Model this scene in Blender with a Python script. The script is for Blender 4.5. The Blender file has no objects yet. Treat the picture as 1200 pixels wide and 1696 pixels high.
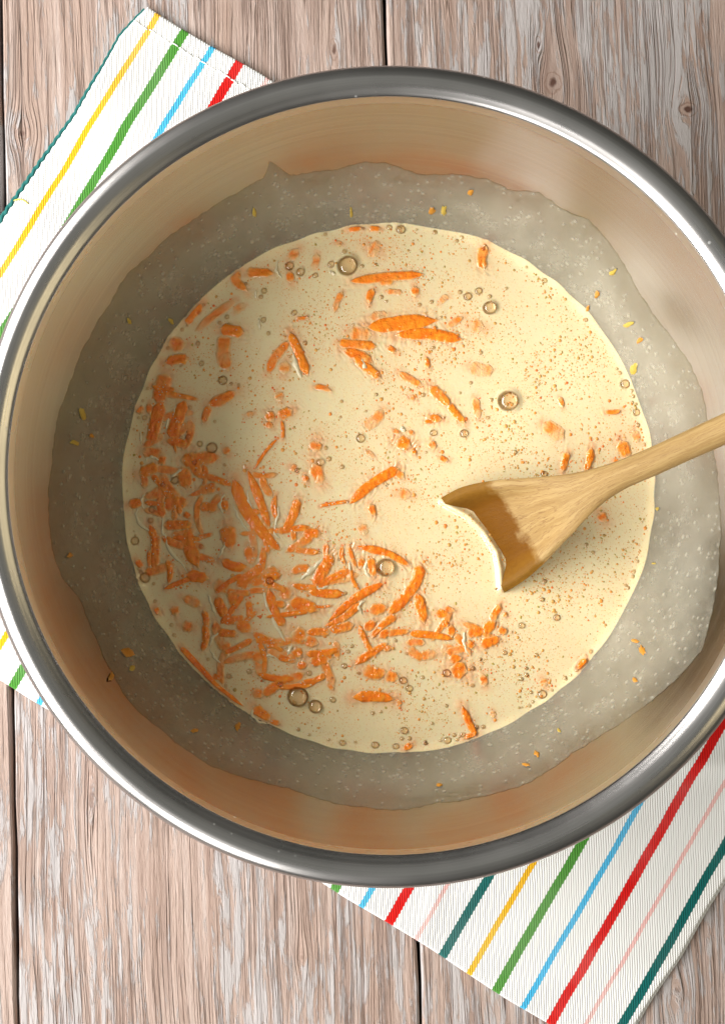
import bpy, math, random
import numpy as np
R = math.radians
random.seed(7); rng = np.random.default_rng(7)
scene = bpy.context.scene
COL = scene.collection

# ------------------------------------------------------------------ camera
FPX = 2200.0                       # focal length in photograph pixels (1200 x 1696)
PITCH = R(3.65); YAW = R(1.1)
CAM_Z = 0.5855
LZ = 0.0357                        # level of the batter
def _ray(px, py):
    dx = (px - 600.0) / FPX; dy = -(py - 848.0) / FPX
    y, z = dy * math.cos(PITCH) + math.sin(PITCH), dy * math.sin(PITCH) - math.cos(PITCH)
    return dx * math.cos(YAW) + z * math.sin(YAW), y, -dx * math.sin(YAW) + z * math.cos(YAW)
def _off(px, py, z):
    a, b, c = _ray(px, py); t = (z - CAM_Z) / c
    return a * t, b * t
_o = _off(641, 776, 0.106)
CAM_X, CAM_Y = -_o[0], -_o[1]      # the bowl's axis is the world origin
def at(px, py, z):
    a, b = _off(px, py, z)
    return (CAM_X + a, CAM_Y + b, z)
cam_d = bpy.data.cameras.new('camera'); cam = bpy.data.objects.new('camera', cam_d); COL.objects.link(cam)
cam.location = (CAM_X, CAM_Y, CAM_Z); cam.rotation_euler = (PITCH, YAW, 0)
cam_d.sensor_fit = 'VERTICAL'; cam_d.sensor_height = 24.0; cam_d.lens = FPX / 1696 * 24.0
cam_d.clip_start = 0.01; cam_d.clip_end = 50
scene.camera = cam

# ------------------------------------------------------------------ light: a room lit by windows on the left
w = bpy.data.worlds.new('World'); scene.world = w; w.use_nodes = True
_t = w.node_tree; _bg = _t.nodes['Background']
_tc = _t.nodes.new('ShaderNodeTexCoord'); _sx = _t.nodes.new('ShaderNodeSeparateXYZ'); _t.links.new(_tc.outputs['Generated'], _sx.inputs[0])
_rp = _t.nodes.new('ShaderNodeValToRGB'); _t.links.new(_sx.outputs[2], _rp.inputs[0]); _t.links.new(_rp.outputs[0], _bg.inputs[0])
_rp.color_ramp.elements[0].position = 0.45; _rp.color_ramp.elements[0].color = (0.28, 0.28, 0.25, 1)      # walls of the room
_rp.color_ramp.elements[1].position = 0.97; _rp.color_ramp.elements[1].color = (0.96, 0.98, 0.90, 1)      # pale ceiling
_bg.inputs[1].default_value = 0.27
def area(name, loc, target, sx, sy, power, col):
    d = bpy.data.lights.new(name, 'AREA'); d.shape = 'RECTANGLE'; d.size = sx; d.size_y = sy
    d.energy = power; d.color = col
    o = bpy.data.objects.new(name, d); COL.objects.link(o); o.location = loc
    from mathutils import Vector
    o.rotation_euler = (Vector(target) - Vector(loc)).to_track_quat('-Z', 'Y').to_euler()
    return o
area('window_light', (-1.00, 0.00, 0.66), (0, 0, 0.10), 1.85, 0.46, 48.0, (1.0, 0.985, 0.955))
area('side_window_light', (-0.72, -1.35, 0.90), (0, 0, 0.05), 0.36, 0.50, 8.5, (1.0, 0.985, 0.955))
area('room_lamp', (1.30, -0.1, 1.20), (0, 0, 0.05), 1.4, 0.42, 4.5, (1.0, 0.84, 0.50))
vs = scene.view_settings
vs.view_transform = 'Standard'; vs.look = 'None'; vs.exposure = 0.0; vs.gamma = 1.0; vs.use_curve_mapping = False
scene.cycles.max_bounces = 6; scene.cycles.transparent_max_bounces = 10; scene.cycles.diffuse_bounces = 2; scene.cycles.glossy_bounces = 4
scene.cycles.sample_clamp_indirect = 4.0; scene.cycles.use_adaptive_sampling = True; scene.cycles.adaptive_threshold = 0.03; scene.cycles.use_denoising = True

# ------------------------------------------------------------------ helpers
def obj(name, verts, faces, mat, parent=None, smooth=True, attrs=None, uv=None):
    me = bpy.data.meshes.new(name)
    me.from_pydata([tuple(map(float, v)) for v in verts], [], [tuple(int(i) for i in f) for f in faces])
    if smooth: me.polygons.foreach_set('use_smooth', [True] * len(me.polygons))
    for k, a in (attrs or {}).items():
        at_ = me.attributes.new(k, 'FLOAT', 'POINT'); at_.data.foreach_set('value', np.asarray(a, dtype=np.float32))
    if uv is not None:
        l = me.uv_layers.new(name='UVMap'); li = np.empty(len(me.loops), dtype=np.int32)
        me.loops.foreach_get('vertex_index', li)
        l.data.foreach_set('uv', np.asarray(uv, dtype=np.float32)[li].ravel())
    me.materials.append(mat); me.update()
    o = bpy.data.objects.new(name, me); COL.objects.link(o)
    if parent: o.parent = parent
    return o
def empty(name, loc=(0, 0, 0), rz=0):
    o = bpy.data.objects.new(name, None); COL.objects.link(o); o.location = loc; o.rotation_euler[2] = rz
    o.empty_display_size = 0.02
    return o
def tag(o, label=None, cat=None, group=None, kind=None):
    if label: o['label'] = label
    if cat: o['category'] = cat
    if group: o['group'] = group
    if kind: o['kind'] = kind
    return o
def grid_faces(nu, nv, wrap_u=False, wrap_v=False):
    i = np.arange(nu if wrap_u else nu - 1); j = np.arange(nv if wrap_v else nv - 1)
    I, J = np.meshgrid(i, j, indexing='ij'); I2 = (I + 1) % nu; J2 = (J + 1) % nv
    return np.stack([I * nv + J, I2 * nv + J, I2 * nv + J2, I * nv + J2], -1).reshape(-1, 4)
def catmull(P, n):
    P = np.asarray(P, float); out = []
    for i in range(len(P) - 1):
        p0 = P[i - 1] if i else 2 * P[0] - P[1]; p1 = P[i]; p2 = P[i + 1]
        p3 = P[i + 2] if i + 2 < len(P) else 2 * P[-1] - P[-2]
        for k in range(n):
            t = k / n
            out.append(0.5 * (2 * p1 + (p2 - p0) * t + (2 * p0 - 5 * p1 + 4 * p2 - p3) * t * t + (3 * p1 - p0 - 3 * p2 + p3) * t ** 3))
    out.append(P[-1]); return np.array(out)
def sstep(a, b, x):
    t = np.clip((np.asarray(x, float) - a) / (b - a), 0, 1); return t * t * (3 - 2 * t)

class NT:
    """small helper round a material's node tree"""
    def __init__(s, name):
        s.m = bpy.data.materials.new(name); s.m.use_nodes = True; s.t = s.m.node_tree
        s.b = s.t.nodes['Principled BSDF']; s.out = s.t.nodes['Material Output']
    def n(s, typ, **kw):
        nd = s.t.nodes.new(typ)
        for k, v in kw.items(): setattr(nd, k, v)
        return nd
    def lk(s, a, b): s.t.links.new(a, b)
    def put(s, sock, v):
        if isinstance(v, bpy.types.NodeSocket): s.lk(v, sock)
        else: sock.default_value = v
    def math(s, op, a, b=0.0, c=None, clamp=False):
        nd = s.n('ShaderNodeMath', operation=op); nd.use_clamp = clamp
        s.put(nd.inputs[0], a); s.put(nd.inputs[1], b)
        if c is not None: s.put(nd.inputs[2], c)
        return nd.outputs[0]
    def vec(s, x, y, z=0.0):
        nd = s.n('ShaderNodeCombineXYZ'); s.put(nd.inputs[0], x); s.put(nd.inputs[1], y); s.put(nd.inputs[2], z); return nd.outputs[0]
    def noise(s, v, scale, detail=3, rough=0.55, dist=0.0):
        nd = s.n('ShaderNodeTexNoise'); s.lk(v, nd.inputs['Vector']); nd.inputs['Scale'].default_value = scale
        nd.inputs['Detail'].default_value = detail; nd.inputs['Roughness'].default_value = rough; nd.inputs['Distortion'].default_value = dist
        return nd.outputs['Fac']
    def voro(s, v, scale, feature='F1', rand=1.0):
        nd = s.n('ShaderNodeTexVoronoi', feature=feature); s.lk(v, nd.inputs['Vector']); nd.inputs['Scale'].default_value = scale
        nd.inputs['Randomness'].default_value = rand
        return nd.outputs['Distance']
    def ramp(s, f, stops, interp='LINEAR'):
        nd = s.n('ShaderNodeValToRGB'); s.lk(f, nd.inputs[0]); cr = nd.color_ramp; cr.interpolation = interp
        while len(cr.elements) < len(stops): cr.elements.new(0.5)
        for e, (p, c) in zip(cr.elements, stops):
            e.position = p; e.color = (c, c, c, 1) if isinstance(c, (int, float)) else (*c, 1)
        return nd.outputs[0]
    def step(s, f, a, b):
        nd = s.n('ShaderNodeMapRange', interpolation_type='SMOOTHSTEP'); s.put(nd.inputs[0], f)
        s.put(nd.inputs[1], a); s.put(nd.inputs[2], b); return nd.outputs[0]
    def mix(s, f, a, b, blend='MIX'):
        nd = s.n('ShaderNodeMix', data_type='RGBA', blend_type=blend); s.put(nd.inputs[0], f)
        for k, v in ((6, a), (7, b)):
            if isinstance(v, tuple): v = (*v, 1)
            s.put(nd.inputs[k], v)
        return nd.outputs[2]
    def attr(s, name): return s.n('ShaderNodeAttribute', attribute_name=name).outputs['Fac']
    def bump(s, h, strength, dist, normal=None):
        nd = s.n('ShaderNodeBump'); nd.inputs['Strength'].default_value = strength; nd.inputs['Distance'].default_value = dist
        s.lk(h, nd.inputs['Height'])
        if normal: s.lk(normal, nd.inputs['Normal'])
        return nd.outputs[0]
    def set(s, **kw):
        for k, v in kw.items():
            sk = s.b.inputs[k.replace('_', ' ')]
            if isinstance(v, tuple) and len(v) == 3 and sk.type == 'RGBA': v = (*v, 1)
            s.put(sk, v)
        return s.m

# ------------------------------------------------------------------ table of whitewashed planks
TBL_RZ = math.atan2(58, 1696) * 1.0
tA = at(664, 788, 0)                                   # a point on the seam
table = tag(empty('table', (tA[0], tA[1], 0), TBL_RZ), kind='structure')
def to_table(px, py):
    x, y, _ = at(px, py, 0); x -= tA[0]; y -= tA[1]
    c, s_ = math.cos(-TBL_RZ), math.sin(-TBL_RZ)
    return x * c - y * s_, x * s_ + y * c
# knots: centre, half width, half length, strength of the dark core
KNOTS = [(38, 221, 14, 11, .55), (553, 82, 8, 20, .8), (891, 74, 6, 16, 1.0), (915, 137, 15, 20, .95), (1138, 181, 16, 14, 1.0),
         (152, 1325, 11, 52, .45), (500, 1585, 7, 9, .3), (1120, 1640, 10, 14, .3)]
def wood_material():
    N = NT('whitewashed_wood'); tc = N.n('ShaderNodeTexCoord').outputs['Object']
    sp = N.n('ShaderNodeSeparateXYZ'); N.lk(tc, sp.inputs[0]); x, y = sp.outputs[0], sp.outputs[1]
    rnd = N.math('MULTIPLY', N.n('ShaderNodeObjectInfo').outputs['Random'], 7.0)
    wob = N.noise(N.vec(N.math('MULTIPLY', x, 14), N.math('MULTIPLY', y, 5), rnd), 1.0, 2)
    xw = N.math('ADD', x, N.math('MULTIPLY', N.math('SUBTRACT', wob, 0.5), 0.010))
    core = ringsum = near = None; kn = N.math('MULTIPLY', N.math('SUBTRACT', N.noise(tc, 260, 2), 0.5), 0.7)
    for (px, py, a, b, k) in KNOTS:
        kx, ky = to_table(px, py); a_ = a / 3670; b_ = b / 3670
        dx = N.math('SUBTRACT', x, kx); dy = N.math('SUBTRACT', y, ky)
        q = N.math('SQRT', N.math('ADD', N.math('POWER', N.math('ABSOLUTE', N.math('DIVIDE', dx, a_)), 2), N.math('POWER', N.math('ABSOLUTE', N.math('DIVIDE', dy, b_)), 2)))
        q2 = N.math('SQRT', N.math('ADD', N.math('POWER', N.math('ABSOLUTE', N.math('DIVIDE', dx, a_ * 1.9)), 2), N.math('POWER', N.math('ABSOLUTE', N.math('DIVIDE', dy, b_ * 3.6)), 2)))
        g = N.math('EXPONENT', N.math('MULTIPLY', N.math('MULTIPLY', q2, q2), -1.0))
        xw = N.math('SUBTRACT', xw, N.math('MULTIPLY', N.math('MULTIPLY', dx, g), 0.80))
        qn = N.math('ADD', q, kn)
        c_ = N.math('MULTIPLY', N.math('SUBTRACT', 1.0, N.step(qn, 0.25, 0.55)), k)
        rg = N.math('MULTIPLY', N.math('MULTIPLY', N.step(N.math('SINE', N.math('MULTIPLY', qn, 9.0)), 0.3, 1.0), N.math('SUBTRACT', 1.0, N.step(q, 0.7, 1.5))), k)
        core = c_ if core is None else N.math('ADD', core, c_, clamp=True)
        ringsum = rg if ringsum is None else N.math('ADD', ringsum, rg, clamp=True)
    def st(sx, sy, z=0.0): return N.vec(N.math('MULTIPLY', xw, sx), N.math('MULTIPLY', y, sy), N.math('ADD', rnd, z))
    broad = N.noise(st(70, 2.2), 1.0, 3, 0.6)
    mid = N.noise(st(340, 9.0, 3.1), 1.0, 4, 0.65)
    fine = N.noise(st(950, 150, 5.7), 1.0, 4, 0.7)
    ridge = N.noise(st(150, 2.6, 8.2), 1.0, 2, 0.5)
    base = N.ramp(mid, [(0.25, (0.20, 0.13, 0.105)), (0.40, (0.33, 0.235, 0.195)), (0.54, (0.43, 0.325, 0.28)), (0.75, (0.50, 0.41, 0.37))])
    base = N.mix(N.math('MULTIPLY', N.step(broad, 0.45, 0.68), 0.35), base, (0.40, 0.27, 0.205))
    # flakes of blue-white wash left between the ridges
    patch = N.noise(N.vec(N.math('MULTIPLY', xw, 26), N.math('MULTIPLY', y, 5), N.math('ADD', rnd, 1.3)), 1.0, 3, 0.6)
    flake = N.noise(st(330, 34, 11.0), 1.0, 6, 0.68, 0.3)
    wm = N.step(N.math('ADD', flake, N.math('MULTIPLY', N.math('SUBTRACT', patch, 0.5), 0.70)), 0.49, 0.57)
    washc = N.ramp(fine, [(0.3, (0.39, 0.39, 0.40)), (0.7, (0.53, 0.54, 0.565))])
    c = N.mix(N.math('MULTIPLY', wm, 0.66), base, washc)
    # dark open grain
    gl = N.noise(st(360, 4.0, 14.0), 1.0, 3, 0.6)
    grain = N.math('SUBTRACT', 1.0, N.step(N.math('ABSOLUTE', N.math('SUBTRACT', gl, 0.5)), 0.008, 0.045))
    brk = N.step(N.noise(st(90, 14, 17.0), 1.0, 3), 0.36, 0.56)
    grain = N.math('MULTIPLY', grain, brk)
    c = N.mix(N.math('MULTIPLY', grain, 0.62), c, (0.17, 0.105, 0.08))
    crack = N.math('SUBTRACT', 1.0, N.step(N.math('ABSOLUTE', N.math('SUBTRACT', N.noise(st(44, 1.3, 21.0), 1.0, 2), 0.5)), 0.0006, 0.0035))
    crack = N.math('MULTIPLY', crack, N.step(N.noise(st(10, 4, 23.0), 1.0, 2), 0.48, 0.55))
    c = N.mix(N.math('MULTIPLY', crack, 0.85), c, (0.07, 0.04, 0.03))
    c = N.mix(N.math('MULTIPLY', N.math('SUBTRACT', fine, 0.35), 0.75, clamp=True), c, (0.20, 0.13, 0.10))
    c = N.mix(N.math('MULTIPLY', ringsum, 0.6), c, (0.20, 0.11, 0.075))
    c = N.mix(N.math('MULTIPLY', core, 0.9), c, (0.075, 0.03, 0.02))
    h = N.math('ADD', N.math('MULTIPLY', fine, 0.35), N.math('ADD', N.math('MULTIPLY', ridge, 0.5), N.math('MULTIPLY', wm, 0.22)))
    h = N.math('SUBTRACT', h, N.math('ADD', N.math('MULTIPLY', grain, 0.6), N.math('MULTIPLY', crack, 1.0)))
    return N.set(Base_Color=c, Roughness=0.62, Specular_IOR_Level=0.3, Normal=N.bump(h, 0.9, 0.0014))
M_WOOD = wood_material()
Nn = NT('table_underside'); M_DARKWOOD = Nn.set(Base_Color=(0.07, 0.04, 0.028), Roughness=0.9)
PW = 655 / 3757
def plank(x0, x1):
    y0, y1 = -0.62, 0.62; t = 0.018; b = 0.0012
    prof = [(x0, -t), (x0, -b * 1.4), (x0 + b * .35, -b * .45), (x0 + b, 0), (x1 - b, 0), (x1 - b * .35, -b * .45), (x1, -b * 1.4), (x1, -t)]
    ys = np.linspace(y0, y1, 60); V = []
    ph = random.random() * 9
    for yy in ys:
        e = 0.00022 * math.sin(yy * 61 + ph) + 0.00018 * math.sin(yy * 143 + 2 * ph)
        V += [(px + (e if px < (x0 + x1) / 2 else -e), yy, pz) for px, pz in prof]
    F = list(grid_faces(len(ys), len(prof), wrap_v=True))
    F += [tuple(range(len(prof))), tuple(reversed(range((len(ys) - 1) * len(prof), len(ys) * len(prof))))]
    o = obj('plank', V, F, M_WOOD, table, smooth=False)
for k in range(-3, 3):
    plank(k * PW + 0.0007, (k + 1) * PW - 0.0007)
obj('underside', [(-.6, -.65, -.03), (.6, -.65, -.03), (.6, .65, -.03), (-.6, .65, -.03), (-.6, -.65, -.0135), (.6, -.65, -.0135), (.6, .65, -.0135), (-.6, .65, -.0135)],
    [(3, 2, 1, 0), (4, 5, 6, 7), (0, 1, 5, 4), (1, 2, 6, 5), (2, 3, 7, 6), (3, 0, 4, 7)], M_DARKWOOD, table, smooth=False)

# ------------------------------------------------------------------ striped tea towel, folded, under the bowl
TA = R(31)
def tuv(u, v): return u * math.cos(TA) - v * math.sin(TA), u * math.sin(TA) + v * math.cos(TA)
def towel_material(name, stripes=True):
    N = NT(name); uv = N.n('ShaderNodeUVMap').outputs[0]
    sp = N.n('ShaderNodeSeparateXYZ'); N.lk(uv, sp.inputs[0]); u, v = sp.outputs[0], sp.outputs[1]      # units: photograph pixels
    # twill ribs run upright in the picture, at 31 degrees to the stripes
    rx = N.math('SUBTRACT', N.math('MULTIPLY', u, math.cos(R(33))), N.math('MULTIPLY', v, math.sin(R(33))))
    rn = N.noise(N.vec(N.math('MULTIPLY', u, .03), N.math('MULTIPLY', v, .03)), 1.0, 2)
    ribp = N.math('ADD', N.math('MULTIPLY', rx, 2 * math.pi / 4.0), N.math('MULTIPLY', rn, 5.0))
    rib = N.math('MULTIPLY_ADD', N.math('SINE', ribp), 0.5, 0.5)
    thr = N.math('MULTIPLY_ADD', N.math('SINE', N.math('MULTIPLY', v, 2 * math.pi / 2.6)), 0.5, 0.5)
    wn = N.math('MULTIPLY', N.math('SUBTRACT', N.noise(N.vec(N.math('MULTIPLY', u, .01), N.math('MULTIPLY', v, .012)), 1.0, 2), 0.5), 3.5)
    us = N.math('ADD', N.math('ADD', N.math('SUBTRACT', u, N.math('MULTIPLY_ADD', u, -0.009, 16.5)), wn), N.math('MULTIPLY_ADD', N.math('SUBTRACT', rib, 0.5), 1.0, N.math('MULTIPLY', N.math('SUBTRACT', 976, v), N.math('MULTIPLY', N.math('MAXIMUM', N.math('DIVIDE', N.math('SUBTRACT', u, 900), 760), 0.0), 0.022))))
    ph = N.math('FRACT', N.math('DIVIDE', N.math('SUBTRACT', us, 1554.9 - 2.5 * 53 - 318 * 5), 318.0))
    W = (0.80, 0.795, 0.775)
    # order: teal, yellow, green, blue, red, pink, one every 53 px
    cols = [((0.004, 0.115, 0.105), 15), ((0.80, 0.43, 0.012), 10), ((0.065, 0.25, 0.03), 15), ((0.06, 0.42, 0.70), 10), ((0.62, 0.008, 0.006), 16), ((0.80, 0.36, 0.33), 7)]
    c = W
    if stripes:
        for i, (cc, wd) in enumerate(cols):
            ctr = (i + 0.5) / 6.0
            d = N.math('ABSOLUTE', N.math('SUBTRACT', ph, ctr))
            m = N.math('SUBTRACT', 1.0, N.step(d, (wd * .5 - .6) / 318, (wd * .5 + .6) / 318))
            if i == 5: m = N.math('MULTIPLY', m, 0.75)
            c = N.mix(m, c, cc)
    dk = N.math('MULTIPLY', N.math('SUBTRACT', 1.0, rib), 0.22)
    c = N.mix(dk, c, N.mix(1.0, c, (0.60, 0.60, 0.60), 'MULTIPLY'))
    soil = N.noise(N.vec(N.math('MULTIPLY', u, .006), N.math('MULTIPLY', v, .006)), 1.0, 4)
    c = N.mix(N.math('MULTIPLY', N.step(soil, .4, .8), 0.14), c, (0.62, 0.60, 0.56))
    h = N.math('ADD', rib, N.math('MULTIPLY', thr, 0.35))
    N.b.inputs['Sheen Weight'].default_value = 0.15
    return N.set(Base_Color=c, Roughness=0.9, Specular_IOR_Level=0.1, Normal=N.bump(h, 0.55, 0.0004))
M_TOWEL = towel_material('striped_cotton'); 
towel = tag(empty('tea_towel', at(640, 800, 0)), 'folded white cotton tea towel with coloured stripes lying under the steel bowl', 'towel')
LEFT = np.array([(-140, 216), (-114, 214), (-80, 204), (-42, 196), (25, 201), (112, 201), (205, 193), (313, 188), (500, 186), (1100, 188)], float)
def u_left(v): return np.interp(v, LEFT[:, 0], LEFT[:, 1]) + 11
def towel_wave(u, v):
    z = 0.00045 * np.sin(u * .021 + v * .006) + 0.0004 * np.sin(v * .017 - u * .004 + 1.3) + 0.00025 * np.sin(u * .06 + v * .045)
    z += 0.0016 * np.exp(-((u - 205) / 90.0) ** 2) * (0.6 + 0.4 * np.sin(v * .028))
    for (u0_, v0_, an_, am_) in ((330, 60, .9, .0010), (300, 480, 1.25, .0008), (1500, 760, .5, .0012), (1650, 500, 1.1, .0011), (1380, 880, -.3, .0008), (1720, 850, .9, .0009)):
        dd = (u - u0_) * math.cos(an_) + (v - v0_) * math.sin(an_); ll = -(u - u0_) * math.sin(an_) + (v - v0_) * math.cos(an_)
        z = z + am_ * np.exp(-(dd / 16.0) ** 2 - (ll / 130.0) ** 2)
    X, Y = tuv(u, v); r = np.hypot(X - 640, Y - 800)
    return z * sstep(330, 520, r)
def towel_sheet(name, z0, th, du0, du1, dv0, dv1, mat):
    e = np.array([0, .8, 2, 4, 7, 11]); 
    U = np.concatenate([e, np.linspace(17, 1583, 190), 1600 - e[::-1]]) / 1600.0
    vmin, vmax = -106 + dv0, 977 + dv1
    Vv = np.concatenate([vmin + e, np.linspace(vmin + 17, vmax - 17, 130), vmax - e[::-1]])
    ui, vi = np.meshgrid(U, Vv, indexing='ij')
    ul = u_left(vi) + du0; ur = 1786 + du1 + 3 * np.sin(vi * .011) + 1.2 * np.sin(vi * .043)
    vv = vi + sstep(300, 900, vi) * (34 * (ui - .25)) + 1.5 * np.sin(ui * 31)
    uu = ul + (ur - ul) * ui
    d = np.minimum.reduce([uu - ul, ur - uu, vi - vmin, vmax - vi]) / 3670 * 1000     # mm from the edge
    prof = np.sqrt(np.clip(1 - (1 - np.clip(d / 1.3, 0, 1)) ** 2, 0, 1))
    z = z0 + th * (0.25 + 0.75 * prof) + towel_wave(uu, vv)
    X, Y = tuv(uu, vv)
    P = np.array([at(a, b, 0.003) for a, b in zip(X.ravel(), Y.ravel())]); P[:, 2] = z.ravel()
    nu, nv = ui.shape
    F = [tuple(f) for f in grid_faces(nu, nv)]
    # underside and closed edge
    B = P.copy(); B[:, 2] = z0; n = len(P)
    F += [tuple(i + n for i in reversed(f)) for f in F]
    rim = [i * nv for i in range(nu)] + [(nu - 1) * nv + j for j in range(1, nv)] + [i * nv + nv - 1 for i in range(nu - 2, -1, -1)] + [j for j in range(nv - 2, 0, -1)]
    F += [(a, rim[(k + 1) % len(rim)], rim[(k + 1) % len(rim)] + n, a + n)[::-1] for k, a in enumerate(rim)]
    uvs = np.stack([uu.ravel(), vv.ravel()], -1)
    return obj(name, np.vstack([P, B]), F, mat, towel, uv=np.vstack([uvs, uvs]))
towel_sheet('under_layer', 0.0002, 0.0013, 3, 5, 2, 1, M_TOWEL)
towel_sheet('top_layer', 0.0016, 0.0014, 0, 0, 0, 0, M_TOWEL)
# twisted teal selvedge along the left edge
Nn = NT('teal_cord'); M_TEAL = Nn.set(Base_Color=(0.006, 0.13, 0.12), Roughness=0.85)
def tube(name, pts, rad, mat, parent, seg=8, twist=None):
    pts = np.asarray(pts, float); T = np.gradient(pts, axis=0); T /= np.linalg.norm(T, axis=1)[:, None] + 1e-12
    up = np.array([0, 0, 1.0]); V = []
    L = np.concatenate([[0], np.cumsum(np.linalg.norm(np.diff(pts, axis=0), axis=1))])
    rad = np.broadcast_to(rad, (len(pts),))
    for i, p in enumerate(pts):
        s_ = np.cross(T[i], up); s_ /= np.linalg.norm(s_) + 1e-12; n_ = np.cross(s_, T[i])
        for k in range(seg):
            a = 2 * math.pi * k / seg
            rr = rad[i] * (1 + (0.22 * math.cos(2 * a - 2 * math.pi * L[i] / twist) if twist else 0))
            V.append(p + rr * (math.cos(a) * s_ + math.sin(a) * n_))
    F = list(grid_faces(len(pts), seg, wrap_v=True)) + [tuple(range(seg)), tuple(reversed(range((len(pts) - 1) * seg, len(pts) * seg)))]
    return obj(name, V, F, mat, parent)
vv = np.linspace(-100, 700, 640); pts = []
for v in vv:
    u = float(u_left(v)); X, Y = tuv(u - 0.5, v); p = at(X, Y, 0.003); pts.append((p[0], p[1], 0.0020 + float(towel_wave(np.array(u), np.array(v)))))
pts = np.array(pts)
tube('selvedge', pts, np.interp(vv, [-112, 0, 250, 400], [0.0006, 0.0009, 0.0013, 0.0014]), M_TEAL, towel, 8, twist=0.0042)
Nn = NT('white_thread'); M_THREAD = Nn.set(Base_Color=(0.82, 0.81, 0.78), Roughness=0.85)
Nn = NT('yellow_thread'); M_YTHREAD = Nn.set(Base_Color=(0.80, 0.62, 0.10), Roughness=0.85)
for k in range(20):                                            # hem stitches near the far edge
    u0 = 216 + k * 14.5
    P = []
    for t in np.linspace(0, 1, 7):
        u = u0 + 12.0 * t; X, Y = tuv(u, -74 + 1.2 * math.sin(k * 2.1)); p = at(X, Y, 0.003)
        P.append((p[0], p[1], 0.0030 + 0.00035 * math.sin(math.pi * t) + float(towel_wave(np.array(u), np.array(-85.)))))
    tube('hem_stitch', P, 0.00030, M_THREAD, towel, 6)
P = []
for t in np.linspace(0, 1, 9):
    X = 26 + 24 * t; Y = 348 - 4.5 * math.sin(math.pi * (t * .8)) + 8 * t * t; p = at(X, Y, 0.003)
    P.append((p[0], p[1], 0.0046))
tube('loose_thread', P, 0.00028, M_YTHREAD, towel, 6)

# ------------------------------------------------------------------ steel mixing bowl
INNER = [(0.0, .0052), (.035, .0052), (.060, .0053), (.076, .0085), (.093, .0175), (.1045, .0285), (.1121, .040), (.1212, .060), (.1300, .083), (.1375, .1036)]
LIP = [(.1382, .1048), (.1391, .1058), (.1402, .1066), (.1415, .1075), (.1430, .1082), (.1444, .1086), (.1457, .1084), (.1469, .1080), (.1480, .1075), (.1490, .1067), (.1498, .1054), (.1500, .1040), (.1492, .1032)]
UNDER = [(.1482, .1040), (.1474, .1060), (.1458, .1074), (.1436, .1070), (.1410, .1060), (.1386, .1030), (.1309, .083), (.1221, .060), (.1131, .040), (.1055, .0278), (.0935, .0164), (.0765, .0072), (.060, .0040), (.035, .0039), (0.0, .0039)]
inner_s = catmull(INNER, 8)
def r_wall(z): return np.interp(z, inner_s[:, 1], inner_s[:, 0])
def lathe(name, prof, mat, parent, seg=256, attrs=None):
    a = np.linspace(0, 2 * math.pi, seg, endpoint=False); V = []
    for r, z in prof:
        V.append(np.stack([r * np.cos(a), r * np.sin(a), np.full(seg, z)], -1))
    V = np.concatenate(V); F = grid_faces(len(prof), seg, wrap_v=True)
    return obj(name, V, [tuple(f[::-1]) for f in F], mat, parent)
def steel_material(name, rough, ringbump, spots, gain=1.0):
    N = NT(name); tc = N.n('ShaderNodeTexCoord').outputs['Object']
    sp = N.n('ShaderNodeSeparateXYZ'); N.lk(tc, sp.inputs[0]); x, y, z = sp.outputs
    rad = N.math('SQRT', N.math('ADD', N.math('MULTIPLY', x, x), N.math('MULTIPLY', y, y)))
    ang = N.math('ARCTAN2', y, x)
    s_ = N.math('ADD', N.math('MULTIPLY', rad, 1.0), N.math('MULTIPLY', z, 1.0))
    br = N.noise(N.vec(N.math('MULTIPLY', s_, 1500), N.math('MULTIPLY', N.math('COSINE', ang), 0.7), N.math('MULTIPLY', N.math('SINE', ang), 0.7)), 1.0, 3, 0.7)
    br2 = N.noise(N.vec(N.math('MULTIPLY', s_, 260), N.math('MULTIPLY', N.math('COSINE', ang), 0.4), N.math('MULTIPLY', N.math('SINE', ang), 0.4)), 1.0, 2, 0.6)
    sm = N.noise(tc, 22, 3, 0.6)
    col = N.mix(br, tuple(gain * c_ for c_ in (0.34, 0.325, 0.32)), tuple(gain * c_ for c_ in (0.53, 0.51, 0.495)))
    rg = N.math('ADD', N.math('MULTIPLY_ADD', br2, 0.10, rough - 0.05), N.math('MULTIPLY', N.math('SUBTRACT', sm, 0.5), 0.20))
    if spots:                                                  # dried water marks and nicks
        d = N.voro(tc, 190); mk = N.math('MULTIPLY', N.math('SUBTRACT', 1.0, N.step(d, 0.05, 0.14)), N.step(N.noise(tc, 30, 2), 0.56, 0.66))
        rg = N.math('ADD', rg, N.math('MULTIPLY', mk, 0.35)); col = N.mix(mk, col, (0.85, 0.85, 0.84))
    N.b.inputs['Anisotropic'].default_value = 0.0
    h = N.math('ADD', br, N.math('MULTIPLY', br2, 0.8))
    return N.set(Base_Color=col, Metallic=1.0, Roughness=rg, Normal=N.bump(h, ringbump, 0.00010))
M_STEEL = steel_material('brushed_steel', 0.20, 0.09, False, 0.90)
M_LIP = steel_material('polished_steel_lip', 0.29, 0.10, True, 1.14)
bowl = tag(empty('mixing_bowl', (0, 0, 0.0039)), 'large round brushed steel mixing bowl with rolled rim, holding the batter', 'bowl')
whole_body = catmull(INNER + LIP, 8)[:8 * (len(INNER) - 1)]
o = lathe('body', [(max(r, 1e-4), z - .0039) for r, z in whole_body], M_STEEL, bowl)
whole = catmull(INNER + LIP, 8); isp = 8 * (len(INNER) - 1) - 1; lp = whole[isp:]
ou = catmull(UNDER, 5)
o2 = lathe('rolled_rim', [(r, z - .0039) for r, z in lp], M_LIP, bowl)
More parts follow.
